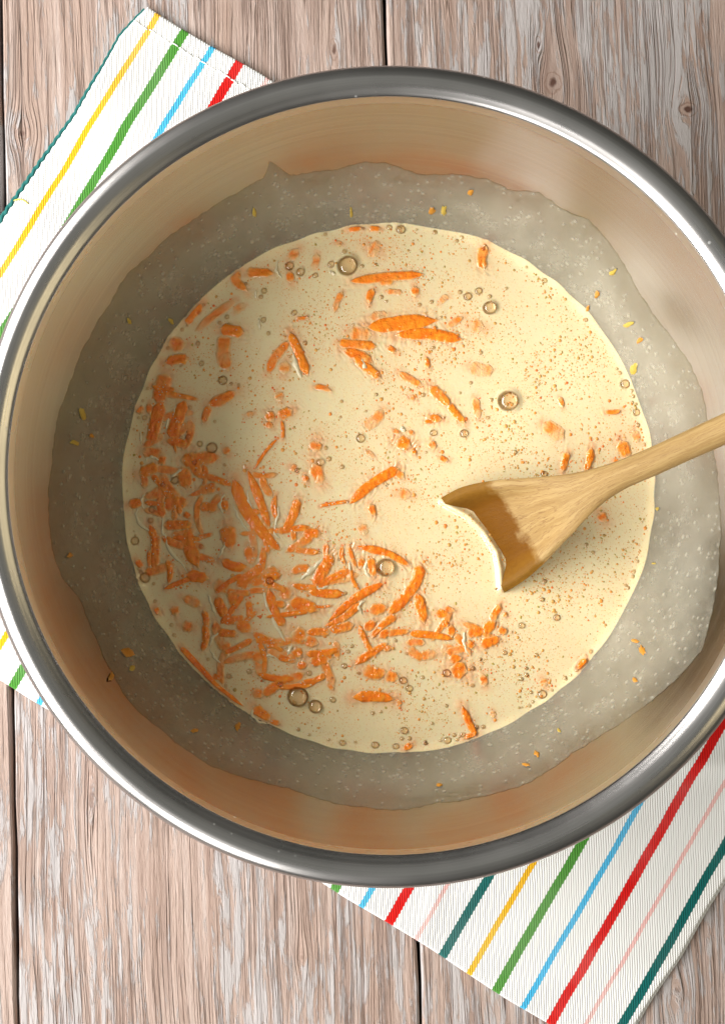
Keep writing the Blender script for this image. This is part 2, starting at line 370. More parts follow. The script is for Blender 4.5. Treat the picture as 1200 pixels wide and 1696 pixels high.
o3 = lathe('outer_shell', [(max(r, 1e-4), z - .0039) for r, z in np.vstack([lp[-1:], ou])], M_STEEL, bowl)

# ------------------------------------------------------------------ film of batter left on the wall
EDGE = [(600, 268), (640, 270), (700, 290), (760, 288), (800, 295), (850, 315), (890, 318), (930, 345), (975, 365), (1000, 390), (1028, 430), (1050, 470), (1080, 520), (1120, 570), (1140, 600), (1160, 640), (1170, 690), (1183, 760), (1191, 830), (1193, 880), (1188, 960), (1176, 1030), (1160, 1080), (1135, 1110), (1080, 1160), (1000, 1215), (945, 1250), (880, 1295), (800, 1320), (725, 1330), (665, 1342), (600, 1338), (550, 1330), (475, 1305), (410, 1290), (345, 1267), (270, 1212), (220, 1170), (190, 1125), (160, 1060), (132, 990), (102, 957), (87, 912), (80, 850), (82, 800), (85, 775), (100, 675), (120, 625), (135, 580), (150, 555), (180, 505), (200, 470), (214, 450), (240, 430), (262, 407), (325, 360), (390, 320), (425, 300), (443, 268), (447, 266), (444, 276), (436, 296), (480, 290), (550, 282)]
def on_wall(px, py):
    lo, hi = 0.015, 0.104
    for _ in range(40):
        mid = (lo + hi) / 2; x, y, _z = at(px, py, mid)
        if math.hypot(x, y) > float(r_wall(mid)): lo = mid
        else: hi = mid
    x, y, z = at(px, py, (lo + hi) / 2); return math.atan2(y, x), (lo + hi) / 2
ez = sorted(on_wall(*p) for p in EDGE); ea = np.array([e[0] for e in ez]); ezz = np.array([e[1] for e in ez])
NA, NZ = 720, 34
aa = np.linspace(-math.pi, math.pi, NA, endpoint=False)
top = np.interp(aa, np.concatenate([ea - 2 * math.pi, ea, ea + 2 * math.pi]), np.tile(ezz, 3))
top += 0.00035 * np.sin(aa * 47) * np.sin(aa * 11 + 1) + 0.0002 * np.sin(aa * 131 + 2 * np.sin(aa * 17)) + rng.normal(0, 0.00012, NA)
V = []; hh = []; ee = []
for a, tz in zip(aa, top):
    for k in range(NZ):
        t = k / (NZ - 1); z = LZ - 0.0008 + (tz - LZ + 0.0008) * t
        off = 0.00035 * min(1.0, (tz - z) / 0.0012) + 0.00004
        r = float(r_wall(z)) - off
        V.append((r * math.cos(a), r * math.sin(a), z + 0.0)); hh.append(t); ee.append((tz - z) * 1000)
def film_material():
    N = NT('batter_film'); tc = N.n('ShaderNodeTexCoord').outputs['Object']
    t = N.attr('film_height'); e = N.attr('edge_mm')
    n1 = N.noise(tc, 420, 4, 0.65, 1.2); n2 = N.noise(tc, 95, 3, 0.6)
    spk = N.math('SUBTRACT', 1.0, N.step(N.voro(tc, 290), 0.04, 0.36))         # droplets
    nearedge = N.math('SUBTRACT', 1.0, N.step(e, 0.5, 20.0))
    fac = N.math('MULTIPLY_ADD', N.math('SUBTRACT', n2, 0.5), 0.26, N.math('MULTIPLY_ADD', nearedge, -0.14, 0.33))
    fac = N.math('ADD', fac, N.math('MULTIPLY', N.math('SUBTRACT', n1, 0.5), 0.07))
    fac = N.math('ADD', fac, N.math('MULTIPLY', spk, 0.20), clamp=True)
    fac = N.math('MULTIPLY', fac, N.step(e, -0.05, 0.8))
    h = N.math('ADD', N.math('MULTIPLY', spk, 0.45), N.math('MULTIPLY', n1, N.math('MULTIPLY_ADD', N.math('POWER', nearedge, 2.0), 2.6, 0.30)))
    N.set(Base_Color=(0.57, 0.535, 0.43), Roughness=0.17, Specular_IOR_Level=0.6, Normal=N.bump(h, 0.45, 0.0008))
    tr = N.n('ShaderNodeBsdfTransparent'); tr.inputs[0].default_value = (0.80, 0.775, 0.70, 1)
    mx = N.n('ShaderNodeMixShader'); N.lk(fac, mx.inputs[0]); N.lk(tr.outputs[0], mx.inputs[1]); N.lk(N.b.outputs[0], mx.inputs[2])
    N.lk(mx.outputs[0], N.out.inputs[0]); return N.m
M_FILM = film_material()

# ------------------------------------------------------------------ what floats in the batter (photograph pixels at batter level)
# each shred: path points, width, how deep it is sunk (0 proud, 1 gone)
SH = [
 ([(325,496),(312,537)],13,.15),([(389,498),(325,548)],10,.7),([(407,507),(389,518)],8,.9),([(394,445),(391,465),(409,482)],12,.45),
 ([(367,545),(402,551)],16,.1),([(372,557),(370,590),(378,612)],16,.5),([(282,572),(305,570)],18,.5),([(275,601),(310,596)],14,.2),
 ([(410,452),(453,453)],13,.3),([(493,414),(479,430)],10,.7),([(479,451),(482,467)],10,.3),([(524,421),(519,445)],8,.8),([(557,403),(567,404)],6,.8),
 ([(576,380),(598,380)],7,.3),([(612,379),(629,380)],7,.3),([(612,409),(626,416)],18,.7),([(581,466),(640,459),(700,455)],12,.25),([(627,466),(652,464)],12,.4),
 ([(618,480),(612,502)],10,.2),([(567,484),(554,517)],7,.6),([(491,527),(508,525)],5,.4),([(481,553),(495,585),(509,620)],14,0),
 ([(611,542),(660,536),(722,531)],22,0),([(612,525),(640,522)],10,.85),([(581,552),(612,555)],16,.6),([(561,568),(622,574)],12,.3),
 ([(658,555),(705,553),(762,562)],19,.05),([(570,580),(592,588),(615,600)],14,.3),([(585,590),(608,610),(628,624)],13,.15),([(803,410),(801,445)],14,.4),
 ([(686,475),(688,490)],10,.5),([(640,483),(665,485)],6,.7),([(742,491),(728,502)],6,.8),([(741,541),(765,526)],8,.6),([(782,538),(800,543)],14,.85),([(642,575),(655,583)],8,.4),
 ([(275,622),(262,668)],20,.35),([(268,665),(252,732)],18,.2),([(306,665),(284,725)],17,.1),([(248,668),(249,687)],8,.5),([(229,677),(237,681)],10,.5),
 ([(346,670),(388,650)],15,.3),([(320,750),(335,790)],16,.25),([(303,763),(362,757)],18,.3),([(303,775),(310,808)],18,.3),([(335,768),(337,806)],8,.4),
 ([(233,785),(262,772)],17,.25),([(236,785),(238,808)],9,.4),([(238,748),(268,752)],14,.5),([(269,755),(268,770)],10,.3),
 ([(387,795),(405,840),(438,885),(462,910)],18,0),([(411,780),(425,815),(446,872)],13,.05),([(372,742),(378,752)],9,.5),([(408,688),(420,684)],6,.7),([(330,812),(358,808)],14,.4),
 ([(444,618),(455,593),(478,566)],11,.4),([(470,618),(473,600)],13,.7),([(519,641),(548,648)],7,.5),([(460,652),(466,662)],11,.7),([(462,690),(482,680)],14,.3),([(466,696),(468,727)],5,.2),
 ([(443,683),(452,697)],12,.4),([(440,700),(452,708)],8,.5),([(460,726),(422,777)],5,.1),([(632,680),(605,706)],12,.75),([(524,733),(521,746)],16,.4),([(520,770),(532,800)],16,.5),
 ([(505,788),(507,797)],9,.3),([(605,746),(620,757)],6,.8),([(482,773),(490,777)],9,.5),([(657,777),(615,802),(580,833)],15,.03),([(577,830),(530,838)],5,.3),
 ([(660,617),(697,638)],9,.5),([(712,641),(745,672)],14,.35),([(743,670),(769,700)],10,.25),([(706,592),(709,610)],7,.3),([(779,607),(815,613)],12,.85),([(787,660),(792,692)],9,.7),
 ([(710,691),(730,695)],10,.3),([(702,700),(717,701)],5,.3),([(660,730),(677,738)],18,.2),([(683,743),(687,752)],6,.2),([(713,732),(719,743)],9,.5),([(727,758),(741,763)],7,.4),
 ([(651,777),(668,792)],9,.6),([(650,713),(662,716)],5,.5),([(676,715),(684,718)],6,.6),([(680,657),(686,661)],7,.5),
 ([(926,658),(931,675)],6,.6),([(900,703),(930,725)],14,.7),([(1001,682),(1027,680)],6,.4),([(939,750),(931,780)],9,.3),([(978,743),(969,778)],11,.2),([(1027,732),(1038,756)],15,.35),
 ([(1048,714),(1056,731)],9,.8),([(1015,763),(1022,765)],6,.4),
 ([(215,836),(236,831)],12,.2),([(240,822),(270,820)],10,.5),([(271,835),(310,832)],18,.3),([(332,839),(360,841)],13,.25),([(370,829),(375,846)],11,.2),([(273,870),(318,870)],13,.25),
 ([(305,850),(315,857)],8,.3),([(311,878),(314,905),(328,938)],21,.1),([(340,929),(357,930)],7,.4),([(310,952),(343,958)],18,0),([(328,889),(352,884)],6,.4),([(258,885),(256,945)],12,.4),
 ([(248,912),(249,940)],6,.3),([(277,928),(279,967)],9,.25),([(227,928),(236,940)],8,.3),([(376,873),(382,908)],20,.2),([(369,928),(409,938)],14,.05),([(437,940),(394,970)],16,.1),
 ([(356,968),(380,976)],15,.5),([(384,979),(390,1005)],16,.35),([(360,990),(374,1021)],14,.05),([(303,990),(332,1004)],12,.6),([(411,995),(413,1027)],9,.2),([(288,1005),(292,1018)],11,.5),
 ([(252,1010),(265,1014)],9,.4),([(337,1012),(341,1040)],9,.3),
 ([(457,820),(459,862)],8,.3),([(493,828),(471,880)],14,.05),([(486,880),(487,896)],8,.3),([(504,884),(528,883)],16,.15),([(613,837),(620,853)],10,.3),([(598,870),(604,885)],10,.85),
 ([(548,920),(523,971)],16,.15),([(512,978),(570,983)],12,.1),([(633,967),(590,990),(545,1028)],13,.05),([(444,975),(457,1017),(470,1035)],13,.05),([(462,984),(482,982)],15,.4),
 ([(480,998),(525,1010)],18,.2),([(520,1004),(548,1003)],4,.2),([(567,905),(572,935)],6,.3),([(578,905),(590,940)],6,.25),([(581,942),(596,978)],6,.2),([(600,925),(596,940)],9,.3),
 ([(614,924),(620,955)],12,.3),([(592,905),(640,916),(675,935)],12,.1),([(612,1012),(640,1006)],14,.4),([(565,948),(570,960)],8,.4),
 ([(696,938),(688,965),(670,990),(645,1015)],16,.08),([(690,985),(702,1030)],16,.1),([(722,1015),(742,1018)],12,.2),([(827,1002),(812,1028)],10,.4),([(660,817),(680,820)],12,.75),
 ([(735,1008),(752,1012)],8,.5),([(834,1016),(838,1020)],7,.5),([(993,850),(1001,864)],11,.6),
 ([(338,1034),(335,1077)],10,.25),([(300,1072),(338,1112),(368,1145),(402,1171)],8,.1),([(352,1120),(367,1122)],9,.3),([(361,1047),(391,1050)],12,.15),([(372,1063),(378,1085)],14,.5),
 ([(303,1036),(320,1040)],12,.5),([(392,1030),(415,1045)],16,.25),
 ([(487,1050),(505,1058)],22,.35),([(505,1060),(525,1066)],14,.4),([(441,1065),(463,1070)],14,.35),([(424,1078),(432,1097)],16,.4),([(460,1085),(484,1092)],9,.3),([(490,1075),(496,1088)],14,.2),
 ([(507,1083),(560,1076)],11,.15),([(515,1095),(543,1093)],16,.2),([(492,1104),(508,1100)],10,.3),([(427,1116),(489,1124)],9,.1),([(498,1130),(540,1117)],8,.25),([(508,1048),(545,1047)],12,.3),
 ([(545,1042),(583,1035)],14,.3),([(588,1100),(610,1085),(640,1066)],11,.25),([(603,1108),(638,1113)],15,.35),([(585,1155),(650,1158)],16,.05),([(543,1131),(552,1143)],6,.6),
 ([(422,1172),(445,1192)],15,.15),([(447,1196),(463,1198)],7,.3),([(418,1147),(436,1150)],12,.5),([(603,1042),(622,1030)],12,.3),([(628,1055),(645,1045)],12,.3),
 ([(678,1049),(715,1052),(750,1058)],10,.1),([(642,1049),(676,1046)],9,.4),([(735,1030),(740,1038)],10,.2),([(747,1036),(747,1053)],10,.2),([(673,1065),(702,1065)],9,.5),([(635,1075),(648,1072)],8,.5),
 ([(695,1087),(722,1083)],10,.65),([(732,1080),(754,1074)],14,.8),([(746,1092),(762,1090)],13,.2),([(750,1108),(768,1112)],24,.1),([(775,1048),(800,1046)],14,.2),([(800,1048),(818,1030)],13,.1),
 ([(797,1068),(826,1058)],15,.2),([(825,1043),(838,1047)],9,.3),([(775,1067),(784,1069)],10,.3),([(799,1118),(802,1135)],10,.55),([(765,1170),(778,1200),(789,1220)],11,0),
 ([(770,1228),(788,1225)],8,.3),([(668,1241),(682,1232)],8,.3),([(640,1119),(657,1123)],14,.3),([(660,1160),(662,1168)],7,.5),([(815,1178),(817,1188)],6,.85),([(970,1092),(966,1118)],10,0),([(898,1125),(902,1135)],9,.8),
]
BUB = [(575,440,34),(548,438,12),(479,441,15),(497,451,14),(522,456,9),(437,482,10),(432,492,8),(436,530,10),(487,518,10),(505,568,8),(570,417,8),(622,438,6),(631,492,8),(538,387,6),
 (663,379,15),(644,376,9),(720,385,8),(764,394,7),(756,399,7),(774,491,14),(792,482,12),(810,510,22),(761,484,8),(714,500,7),(694,505,7),(717,576,7),(795,584,7),(837,478,6),(810,491,7),
 (901,465,9),(969,530,8),(1034,636,16),(1045,647,6),(1053,683,12),(900,785,10),(841,664,34),(813,662,7),(700,654,8),(717,717,11),(768,718,14),(852,749,8),(807,692,6),(779,634,6),
 (597,726,15),(530,766,13),(544,760,8),(492,779,9),(539,742,7),(369,630,15),(334,602,9),(383,636,7),(312,724,10),(331,735,10),(351,742,18),(322,766,10),(325,780,7),(290,795,14),(270,803,10),
 (240,692,9),(230,692,6),(222,711,5),(238,718,5),(237,664,6),(315,675,8),(356,698,6),(372,770,6),(371,797,7),(279,577,7),(328,569,8),(376,525,8),(364,535,7),(379,537,6),(407,471,7),
 (252,844,12),(250,862,10),(224,896,14),(240,957,17),(333,905,9),(255,967,6),(447,962,14),(638,940,30),(970,902,7),(981,915,7),(1055,930,6),(1047,955,7),(1039,974,7),(901,963,8),(897,993,8),(921,1023,11),
 (289,1052,7),(353,1037,6),(345,1092,6),(407,1094,7),(413,1112,9),(379,1120,9),(374,1136,6),(493,1154,33),(522,1170,22),(512,1115,10),(464,1134,11),(570,1103,9),(551,1159,10),(567,1230,10),(621,1234,12),
 (544,1225,6),(512,1217,6),(617,1181,7),(594,1115,6),(582,1070,7),(576,1079,7),(436,1127,6),(667,1127,12),(677,1140,12),(739,1115,13),(783,1107,8),(795,1092,7),(699,1122,7),(782,1135,7),(835,1081,8),
 (739,1169,6),(715,1198,6),(788,1204,8),(669,1210,12),(665,1223,7),(678,1223,8),(655,1236,10),(740,1226,12),(729,1227,5),(756,1225,6),(766,1217,9),(655,1061,6),(673,1082,6),(897,1150,14),(871,1107,7),
 (871,1118,8),(863,1125,7),(977,1079,7),(954,1106,5),(956,1112,6),(944,1118,5),(937,1125,5),(879,1147,6),(863,1036,10),(887,1085,7)]
bub_rng = random.Random(3)
for _ in range(120):
    if bub_rng.random() < .55:                                  # a broken string of bubbles along the edge
        a_ = bub_rng.choice([.3, .9, 1.3, 1.9, 2.6, 2.9, 3.3, 3.8, 4.4, 4.9, 5.3, 5.9]) + bub_rng.gauss(0, .16); q_ = 438 - bub_rng.uniform(5, 14)
        BUB.append((642 + q_ * math.cos(a_), 807 + q_ * math.sin(a_), bub_rng.choice([3.5, 4.5, 5.5, 7])))
    else:
        a_ = bub_rng.uniform(0, 6.283); q_ = 400 * math.sqrt(bub_rng.random()); x_, y_ = 642 + q_ * math.cos(a_), 807 + q_ * math.sin(a_)
        if not (720 < x_ < 1100 and 740 < y_ < 990): BUB.append((x_, y_, bub_rng.choice([4, 5, 6, 7.5])))
SPX = FPX / (CAM_Z - LZ)                                     # pixels per metre at batter level
LR = float(r_wall(LZ)) - 0.0002
def clampR(x, y, m=0.0012):
    r = math.hypot(x, y); k = min(1.0, (LR - m) / max(r, 1e-9)); return x * k, y * k
crowd_rng = random.Random(11); EXTRA = []
for (cx_, cy_, rx_, ry_, n_) in ((395, 960, 165, 190, 44), (262, 735, 45, 95, 9), (500, 1070, 150, 75, 16), (330, 850, 90, 70, 10), (285, 690, 60, 70, 8), (480, 900, 70, 90, 6), (690, 1030, 110, 60, 6)):
    for _ in range(n_):
        a_ = crowd_rng.uniform(0, 6.283); q_ = math.sqrt(crowd_rng.random()); x_, y_ = cx_ + rx_ * q_ * math.cos(a_), cy_ + ry_ * q_ * math.sin(a_)
        if math.hypot(x_ - 642, y_ - 807) > 405: continue
        l_ = crowd_rng.uniform(28, 72); b_ = crowd_rng.choice([0.3, 1.2, 1.6, 2.5, 2.8, 0.0, 2.7]) + crowd_rng.uniform(-.35, .35)
        dx_, dy_ = l_ / 2 * math.cos(b_), l_ / 2 * math.sin(b_)
        EXTRA.append(([(round(x_ - dx_), round(y_ - dy_)), (round(x_ + dx_), round(y_ + dy_))], crowd_rng.uniform(7, 12), crowd_rng.choice([.2, .3, .4, .5, .6])))
shreds = []
for pth, wpx, sink in SH + EXTRA:
    P = np.array([at(px, py, LZ)[:2] for px, py in pth])
    if len(P) > 2: P = catmull(P, 6)
    L = np.concatenate([[0], np.cumsum(np.linalg.norm(np.diff(P, axis=0), axis=1))])
    wd = wpx * 1.04 / SPX; ext = wd * 0.22
    n = int(max(8, min(40, L[-1] / 0.0006)))
    q = np.linspace(0, L[-1], n)
    C = np.stack([np.interp(q, L, P[:, 0]), np.interp(q, L, P[:, 1])], -1)
    T = np.gradient(C, axis=0); T /= np.linalg.norm(T, axis=1)[:, None] + 1e-12
    C[0] -= T[0] * ext; C[-1] += T[-1] * ext
    if len(pth) == 2 and L[-1] > 2.2 * wd:                      # no shred is dead straight
        nn = np.stack([-T[:, 1], T[:, 0]], -1); C += nn * (rng.normal(0, 0.07) * L[-1] * np.sin(np.pi * q / L[-1]))[:, None]
    for i in range(n): C[i] = clampR(*C[i], m=0.0008)
    shreds.append(dict(C=C, w=wd, sink=sink, L=L[-1], px=pth))
# waterline along the spoon
WL = np.array([at(px, py, LZ)[:2] for px, py in [(733, 832), (745, 839), (775, 855), (800, 881), (821, 914), (827, 943), (829, 974)]])
def seg_dist(x, y, P):
    d = np.full(x.shape, 1e9)
    for a, b in zip(P[:-1], P[1:]):
        ab = b - a; l2 = ab @ ab + 1e-18
        t = np.clip(((x - a[0]) * ab[0] + (y - a[1]) * ab[1]) / l2, 0, 1)
        d = np.minimum(d, np.hypot(x - a[0] - t * ab[0], y - a[1] - t * ab[1]))
    return d
def batter_height(x, y):
    x = np.asarray(x, float); y = np.asarray(y, float); sh = x.shape; x = x.ravel(); y = y.ravel()
    B = np.zeros_like(x)
    for s_ in shreds:
        C = s_['C'][::max(1, len(s_['C']) // 6)]
        lo = C.min(0) - 3 * s_['w']; hi = C.max(0) + 3 * s_['w']
        m = np.where((x > lo[0]) & (x < hi[0]) & (y > lo[1]) & (y < hi[1]))[0]
        if not len(m): continue
        d = seg_dist(x[m], y[m], C)
        B[m] = np.maximum(B[m], (1 - s_['sink']) * np.exp(-(d / (0.85 * s_['w'])) ** 2))
    crowd = B
    z = 0.00028 * crowd
    f = 2 * math.pi
    rip = np.sin(f * (x * 230 + 0.6 * np.sin(f * y * 90))) * np.sin(f * (y * 190 + 0.5 * np.sin(f * x * 120 + 1)))
    rip += 0.7 * np.sin(f * (x * 120 + y * 160) + 2 * np.sin(f * y * 60)) * np.sin(f * (x * 140 - y * 75))
    z += 0.00030 * rip * np.clip(crowd * 1.3, 0, 1) * np.clip(1.6 - crowd, 0, 1)
    z += 0.00006 * np.sin(f * (x * 31 + y * 12)) + 0.00005 * np.sin(f * (y * 27 - x * 16) + 1)
    r = np.hypot(x, y)
    th = np.arctan2(y, x); climb = 0.0011 + 0.0005 * np.sin(th * 9 + 1) * np.sin(th * 4) + 0.00035 * np.sin(th * 31 + 2 * np.sin(th * 7))
    z += climb * np.exp(-(LR - r) / 0.0014) + 0.0002 * np.exp(-(LR - r) / 0.004)
    dw = seg_dist(x, y, WL); z += 0.0013 * np.exp(-(dw / 0.0015) ** 2) + 0.0004 * np.exp(-dw / 0.003)
    for (bx, by, bd) in BUB:                                     # each bubble sits in a dimple with a raised collar
        if bd < 9: continue
        c = at(bx, by, LZ); rr = bd / SPX / 2; m = np.where((np.abs(x - c[0]) < 3 * rr) & (np.abs(y - c[1]) < 3 * rr))[0]
        if not len(m): continue
        q = np.hypot(x[m] - c[0], y[m] - c[1]) / rr
        z[m] += np.where(q < 1, -0.30 * rr * np.sqrt(np.clip(1 - q * q, 0, 1)), 0) + 0.09 * rr * np.exp(-((q - 1.08) / 0.22) ** 2)
    return (LZ + z).reshape(sh)

# ------------------------------------------------------------------ batter
CREAM = (0.81, 0.68, 0.42)
def batter_material():
    N = NT('cream_batter'); tc = N.n('ShaderNodeTexCoord').outputs['Object']
    n1 = N.noise(tc, 38, 4, 0.6); n2 = N.noise(tc, 900, 2, 0.6); n3 = N.noise(tc, 150, 3, 0.6)
    c = N.mix(N.math('MULTIPLY', N.step(n1, 0.35, 0.7), 0.6), (0.82, 0.695, 0.42), (0.81, 0.64, 0.365))
    tint = N.attr('carrot_tint')
    c = N.mix(N.math('MULTIPLY', N.math('MULTIPLY', tint, N.step(n3, 0.05, 0.6)), 0.85), c, (0.82, 0.41, 0.19))
    sp = N.math('SUBTRACT', 1.0, N.step(N.voro(tc, 1000), 0.16, 0.34))
    sp2 = N.math('SUBTRACT', 1.0, N.step(N.voro(tc, 430), 0.07, 0.15))
    c = N.mix(N.math('MULTIPLY', N.math('MULTIPLY', N.math('MAXIMUM', sp, sp2), N.step(n1, 0.28, 0.60)), 0.55), c, (0.74, 0.36, 0.13))
    N.b.inputs['Subsurface Weight'].default_value = 0.35; N.b.inputs['Subsurface Radius'].default_value = (1.0, 0.6, 0.3)
    N.b.inputs['Subsurface Scale'].default_value = 0.0016
    return N.set(Base_Color=c, Roughness=0.10, Specular_IOR_Level=0.62, Normal=N.bump(N.math('ADD', n2, N.math('MULTIPLY', n3, 1.2)), 0.22, 0.0003))
M_BATTER = batter_material()
batter = tag(empty('batter', (0, 0, LZ)), 'pale cream cake batter with floating carrot shreds filling the steel bowl', 'batter')
NR, NAB = 240, 900
rr = LR * np.concatenate([np.linspace(0.004, 0.96, NR - 26), np.linspace(0.9635, 1.0, 26)]); ab = np.linspace(0, 2 * math.pi, NAB, endpoint=False)
RRm, AAm = np.meshgrid(rr, ab, indexing='ij')
wl_w = 1 + 0.0 * AAm
X = RRm * np.cos(AAm); Y = RRm * np.sin(AAm); Z = batter_height(X, Y)
kk = 1 + (r_wall(Z) - 0.0002 - LR) * np.exp(-(LR - RRm) / 0.0008) / RRm; X = X * kk; Y = Y * kk        # the edge clings to the wall as it climbs
tint = np.zeros(X.size); xf, yf = X.ravel(), Y.ravel()
for s_ in shreds:                                               # carrot colour seen through the batter just round each shred
    C = s_['C'][::max(1, len(s_['C']) // 5)]; lo = C.min(0) - 3 * s_['w']; hi = C.max(0) + 3 * s_['w']
    m = np.where((xf > lo[0]) & (xf < hi[0]) & (yf > lo[1]) & (yf < hi[1]))[0]
    if len(m): tint[m] = np.maximum(tint[m], (1.0 - 0.3 * s_['sink']) * np.exp(-np.maximum(0, seg_dist(xf[m], yf[m], C) - .35 * s_['w']) / (0.55 * s_['w'])))
haze_ = np.zeros(X.size)
for s_ in shreds:                                               # sunken shreds cloud the batter over a wider area
    c_ = s_['C'].mean(0); sg_ = 0.006 + s_['L'] * .35; haze_ += (s_['L'] * s_['w'] / 6e-5) * .16 * np.exp(-((xf - c_[0]) ** 2 + (yf - c_[1]) ** 2) / sg_ ** 2)
tint = np.maximum(tint, 0.42 * (1 - np.exp(-haze_)))
Vb = np.stack([X, Y, Z - LZ], -1).reshape(-1, 3)
Fb = [tuple(f) for f in grid_faces(NR, NAB, wrap_v=True)] + [tuple(range(NAB))[::-1]]
obj('surface', Vb, Fb, M_BATTER, batter, attrs={'carrot_tint': tint})
bm_prof = [(LR, LZ + .0011), (LR - .0002, LZ - .002)] + [(max(r - .0004, 1e-4), z + .0004) for r, z in inner_s[::-1] if z < LZ - .003]
fo = obj('wall_film', V, [tuple(f) for f in grid_faces(NA, NZ, wrap_u=True)][::1], M_FILM, batter, attrs={'film_height': hh, 'edge_mm': ee})
fo.matrix_parent_inverse = batter.matrix_world.inverted(); fo.location = (0, 0, -LZ)
fo['label'] = 'thin grey smear of batter clinging to the bowl wall'

# bubbles
def bubble_material():
    N = NT('bubble_skin')
    lw = N.n('ShaderNodeLayerWeight'); lw.inputs[0].default_value = 0.35
    tcol = N.ramp(lw.outputs['Facing'], [(0.0, (0.96, 0.88, 0.78)), (0.65, (0.92, 0.77, 0.60)), (0.97, (0.70, 0.52, 0.36))])
    tr = N.n('ShaderNodeBsdfTransparent'); N.lk(tcol, tr.inputs[0])
    gl = N.n('ShaderNodeBsdfGlossy'); gl.inputs['Roughness'].default_value = 0.03
    fr = N.n('ShaderNodeFresnel'); fr.inputs[0].default_value = 1.38
    f2 = N.math('MULTIPLY_ADD', fr.outputs[0], 1.7, 0.025, clamp=True)
    mx = N.n('ShaderNodeMixShader'); N.lk(f2, mx.inputs[0]); N.lk(tr.outputs[0], mx.inputs[1]); N.lk(gl.outputs[0], mx.inputs[2])
    N.lk(mx.outputs[0], N.out.inputs[0]); return N.m
M_BUB = bubble_material()
dv, df = [], []
na, nb = 24, 8
for j in range(nb):
    ph = math.pi / 2 * j / nb
    for i in range(na): dv.append((math.cos(ph) * math.cos(2 * math.pi * i / na), math.cos(ph) * math.sin(2 * math.pi * i / na), math.sin(ph)))
dv.append((0, 0, 1)); df = [tuple(f) for f in grid_faces(nb, na, wrap_v=True)]
df = [f[::-1] for f in df] + [((nb - 1) * na + i, (nb - 1) * na + (i + 1) % na, len(dv) - 1) for i in range(na)]
first = None
for (bx, by, bd) in BUB:
    x, y, _z = at(bx, by, LZ); x, y = clampR(x, y, bd / SPX / 2)
    if first is None:
        first = b = obj('bubble', dv, df, M_BUB, batter)
    else:
        b = first.copy(); COL.objects.link(b)
    r_ = bd / SPX / 2 * random.uniform(0.95, 1.05)
    q_ = 1.25 * bd / SPX / 2; zc = float(np.median(batter_height(np.array([x + q_, x - q_, x, x]), np.array([y, y, y + q_, y - q_])))) - LZ
    b.location = (x, y, zc - 0.0001); b.scale = (r_, r_ * random.uniform(.94, 1.04), r_ * random.uniform(.6, .85)); b.rotation_euler[2] = random.uniform(0, 6)

# thin ridges where batter clings between the shreds
RIDGE = [([(270,854),(269,880),(275,889),(277,903),(288,920),(303,936),(310,946)],5),([(240,818),(235,828),(238,842)],4),([(228,843),(226,855),(234,870),(250,882),(252,905)],5),
 ([(434,972),(440,995),(447,1015),(455,1030),(463,1047),(474,1064),(485,1066)],5),([(483,1068),(476,1086)],6),([(440,1100),(442,1086),(450,1086),(461,1092)],4),([(410,812),(412,830),(420,845)],4),
 ([(386,835),(396,858),(412,882)],4),([(462,838),(460,856),(454,880),(464,893)],4),([(376,890),(371,905),(362,925)],4),([(345,985),(352,1005),(358,1020)],5),([(348,1075),(356,1090),(366,1098)],4),
 ([(535,925),(515,945),(497,960)],9),([(607,925),(605,945),(612,957)],6),([(578,930),(580,950)],4),([(486,585),(490,605),(499,626)],9),([(597,592),(603,605),(608,618)],7),([(769,1046),(768,1065),(775,1085)],6),
 ([(460,432),(458,448),(466,460)],4),([(424,480),(423,494)],4),([(428,528),(431,546)],4),([(280,688),(275,712)],4),([(233,715),(234,735)],3),([(240,762),(252,757),(264,762)],5),([(280,798),(290,786),(304,776)],6),
 ([(266,672),(270,690)],4),([(291,672),(288,690),(296,688)],3),([(555,1052),(552,1040),(566,1030)],4),([(600,1018),(594,1004),(604,994)],5),([(664,706),(669,716)],7),([(622,1047),(630,1035)],5),
 ([(365,1047),(352,1056),(348,1070)],5),([(372,818),(364,836),(370,850)],5),([(545,450),(556,455)],6),([(420,1170),(419,1184),(432,1196),(447,1198)],4),([(545,968),(532,975),(520,968)],5)]
Nn = NT('wet_batter_ridge'); M_RIDGE = Nn.set(Base_Color=(0.82, 0.70, 0.46), Roughness=0.14, Specular_IOR_Level=1.0)
for pth, wpx in RIDGE:
    Pr = catmull(np.array([at(px, py, LZ)[:2] for px, py in pth]), 8); nr_ = len(Pr); tq = np.linspace(0, 1, nr_)
    Pr += 0.00018 * np.stack([np.sin(tq * 19 + pth[0][0]), np.cos(tq * 23 + pth[0][1])], -1)
    zz = batter_height(Pr[:, 0], Pr[:, 1]) - LZ + 0.00012
    rad_ = wpx / SPX * 0.5 * np.clip(np.sin(np.pi * np.clip(tq, 0.02, 0.98)), 0, 1) ** 0.5 * (1 + 0.25 * np.sin(tq * 13 + pth[0][0]))
    tube('ridge', np.column_stack([Pr, zz - 0.35 * rad_]), rad_ * 1.1, M_RIDGE, batter, 10)

